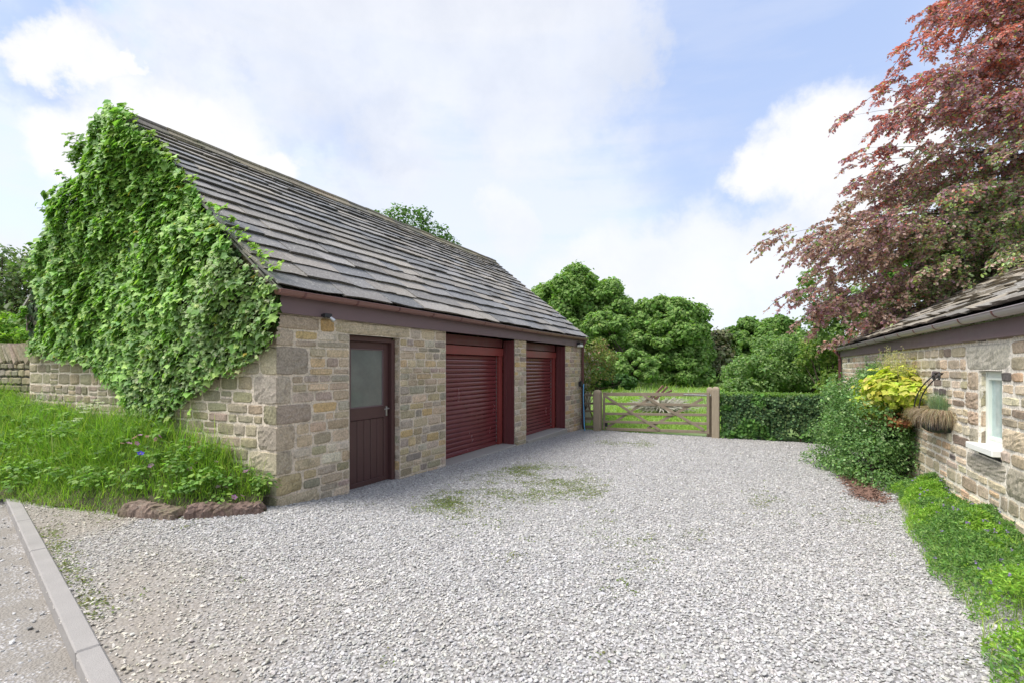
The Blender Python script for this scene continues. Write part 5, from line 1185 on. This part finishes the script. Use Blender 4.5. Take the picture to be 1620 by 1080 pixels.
# ------------------------------------------------------------------ copper beech
beech = empty('copper_beech', (17.5, 14, -.3), 'large copper beech with purple red drooping sprays over the outbuilding', 'tree')
TB = np.array((17.5, 14.0, -.3)); mt = MB(); tube(mt, bez(TB-[0, 0, .3], TB+[.2, 0, 6], TB+[-.3, 0, 14], 14), np.linspace(.55, .15, 14), 12, (.1, .09, .08)); mt.build('trunk', M['beechbark'], beech)
tips = [(1455, 22, 11), (1435, 70, 10.5), (1400, 130, 10.8), (1338, 185, 10.3), (1365, 235, 11.5), (1345, 262, 10.5), (1385, 300, 11.5), (1335, 318, 11), (1300, 350, 10.6), (1212, 378, 9.8), (1262, 392, 10.4), (1236, 470, 9.9), (1290, 430, 11), (1268, 505, 10.6), (1330, 480, 10.8), (1310, 540, 12), (1360, 520, 11.5), (1400, 470, 10.6),
        (1540, 10, 11), (1600, 40, 10.5), (1520, 90, 10.2), (1490, 170, 11), (1560, 150, 9.8), (1460, 240, 10.4), (1440, 350, 10.2), (1500, 300, 9.8), (1540, 380, 10.6), (1470, 420, 10), (1590, 240, 9.6), (1600, 330, 10), (1420, 400, 12), (1580, 440, 11), (1400, 190, 12), (1450, 130, 12), (1380, 370, 12.4), (1350, 420, 12.6), (1500, 30, 13), (1430, 290, 13),
        (1640, 100, 10), (1660, 200, 10), (1680, 0, 11), (1700, 300, 10), (1620, -60, 11), (1540, -80, 12), (1500, 470, 12.5), (1600, 400, 9.2), (1560, 290, 12), (1440, 490, 11.3), (1520, 220, 12.5),(1385, 345, 10.2), (1350, 290, 12), (1300, 400, 12), (1560, 60, 12.5), (1620, 150, 12), (1480, 370, 11.5)]
mbb = MB(); mbl = MB(); LP, LN, LU, LC, LS = [], [], [], [], []
BC = {'red': (.58, .19, .14), 'purple': (.36, .20, .25), 'brown': (.40, .28, .22), 'green': (.22, .32, .12), 'lime': (.3, .42, .09), 'dark': (.1, .08, .08)}
def spray(p0, d0, L_, droop, side_n, ztop):
    """a flat drooping twig with alternate leaves and short side twigs"""
    d0 = norm(np.array(d0)); pts = p0+d0*L_*np.linspace(0, 1, 9)[:, None]-UPV*droop*L_*(np.linspace(0, 1, 9)[:, None]**2)
    tube(mbb, pts, np.linspace(.009, .002, 9), 4, (.1, .08, .07), caps=False)
    hor = norm(np.cross(d0, UPV)); jobs = [(pts, 1.0)]
    for k in range(side_n):
        i = rng.integers(1, 7); sg = 1 if k % 2 else -1; l2 = L_*rng.uniform(.25, .5)*(1-i/11); dd = norm(d0*.75+hor*sg*.8+rdir(1)[0]*.15)
        q_ = pts[i]+dd*l2*np.linspace(0, 1, 6)[:, None]-UPV*droop*l2*(np.linspace(0, 1, 6)[:, None]**2)*1.2; tube(mbb, q_, np.linspace(.004, .0015, 6), 3, (.1, .08, .07), caps=False); jobs.append((q_, .8))
    for q_, f in jobs:
        seg = np.linalg.norm(q_[-1]-q_[0]); nl = max(5, int(seg/.038)); u_ = rng.random(nl)**.8*(len(q_)-1); i = np.minimum(u_.astype(int), len(q_)-2); fr = (u_-i)[:, None]; pp = q_[i]*(1-fr)+q_[i+1]*fr; tg_ = norm(q_[i+1]-q_[i])
        h2 = np.cross(tg_, UPV); h2 = norm(h2); sg = np.where(rng.random(nl) < .5, -1, 1)[:, None]
        LP.append(pp+rng.normal(0, .012, pp.shape)); LN.append(norm(UPV*.6+rdir(nl)*.75+h2*sg*.2-np.array((.3, .35, 0)))); LU.append(norm(tg_*.7+h2*sg*.8-UPV*.25+rdir(nl)*.2))
        LS.append(rng.uniform(.06, .095, nl)); 
        z_ = pp[:, 2]; Yv = pp[:, 1]; px_ = pp[:, 0]
        hr = np.clip((z_-5)/4.5, 0, 1)+rng.normal(0, .26, nl)+ztop*1.2; inn = np.clip((px_-.62*Yv-1.2)/3.2, 0, 1)+rng.normal(0, .18, nl)
        c = np.where((hr > .8)[:, None], BC['red'], np.where((hr > .1)[:, None], BC['purple'], BC['brown'])); c = np.where(((hr > .35) & (rng.random(nl) < .3))[:, None], BC['red'], c)
        gr = rng.random(nl) < smooth((8.2-z_)/4.0)*smooth((inn-.05)/.6); c = np.where((gr & (rng.random(nl) < .72))[:, None], BC['green'], c); c = np.where((rng.random(nl) < .05+.12*gr)[:, None], BC['lime'], c); c = np.where((rng.random(nl) < .12)[:, None], BC['brown'], c)
        LC.append(np.array(c)*(1+rng.normal(0, .22, (nl, 1))))
_by = [-100, 0, 60, 120, 180, 250, 300, 330, 375, 420, 480, 540]; _bx = [1470, 1450, 1425, 1395, 1340, 1345, 1335, 1290, 1235, 1250, 1245, 1290]
nt0 = len(tips)
while len(tips) < nt0+50:
    py = rng.uniform(-90, 520); px = rng.uniform(1250, 1720)
    xb_ = np.interp(py, _by, _bx)
    if xb_+25 < px < xb_+(170 if len(tips) < nt0+42 else 900): tips.append((px, py, rng.uniform(10, 14)))
for (px, py, Yd) in tips:
    tip = P(px, py, Yd); zt = tip[2]; st = TB+np.array((0, 0, np.clip(zt*.95+1.4+rng.normal(0, .5), 3.5, 14))); mid = (st+tip)/2+UPV*rng.uniform(.8, 1.5)
    bz = bez(st, mid, tip, 24); n_ = len(bz); bz += np.cumsum(rng.normal(0, .03, bz.shape), 0)*np.sin(np.linspace(0, np.pi, n_))[:, None]
    bz[-1] = tip
    tube(mbb, bz, np.linspace(1, .1, n_)**1.6*.05, 6, (.08, .07, .06)); zt_ = rng.normal(0, .18)
    bd = norm(bz[-1]-bz[-4]); spray(bz[-1]-bd*.1, norm(bd-UPV*.1), .55, .3, 5, zt_)
    for k in range(27):
        f = 1-.62*rng.random()**1.35
        i = int(f*(n_-1)); d1 = norm(bz[min(i+1, n_-1)]-bz[i-1]); hor = norm(np.cross(d1, UPV)); sg = 1 if k % 2 else -1
        p0 = bz[i]+rdir(1)[0]*.16
        if p0[2] < 2.6 and p0[0] > .4994*p0[1]+2.2: continue
        spray(p0, norm(d1*rng.uniform(.6, 1)+hor*sg*rng.uniform(.1, .9)+rdir(1)[0]*.35+UPV*rng.uniform(-.75, .45)), rng.uniform(.55, 1.15)*(1.15-.55*f), rng.uniform(.25, .55), 7, zt_)
LP = np.concatenate(LP); LN = np.concatenate(LN); LU = np.concatenate(LU); LC = np.clip(np.concatenate(LC)*1.12, .01, .75); LS = np.concatenate(LS)
print('beech leaves', len(LP))
leaves(mbl, LP, LN, LU, LS, 'oval', LC, .95)
mbb.build('branches', M['beechbark'], beech); mbl.build('crown', M['beech'], beech)
# green trees standing behind the beech
tree('dense green tree half hidden behind the copper beech, above the outbuilding roof', np.array((17, 19, -.3)), 6, .25, bigcrown([clump_px(1560, 400, 17, 70), clump_px(1600, 340, 18, 60), clump_px(1480, 430, 17, 60, .8), clump_px(1660, 380, 17, 80)], 26, (.25, .45)), 60000, .085, [(.11, .23, .04), (.17, .34, .05), (.08, .17, .035), (.25, .45, .07)], shape='clump', inner=.4)
tree('small light green sycamore showing below the left sprays of the copper beech', np.array((11.6, 17.4, -.3)), 4.4, .06, [clump_px(1280, 440, 15.8, 16), clump_px(1270, 465, 15.8, 14), clump_px(1310, 480, 16, 24), clump_px(1290, 505, 16, 20), clump_px(1340, 500, 16, 30), clump_px(1370, 470, 16.5, 30), clump_px(1320, 530, 16, 26), clump_px(1400, 500, 17, 36)], 7000, .085, [(.2, .3, .09), (.24, .36, .11), (.16, .24, .08)], shape='ivy', inner=.1, jit=.7, branch=False)
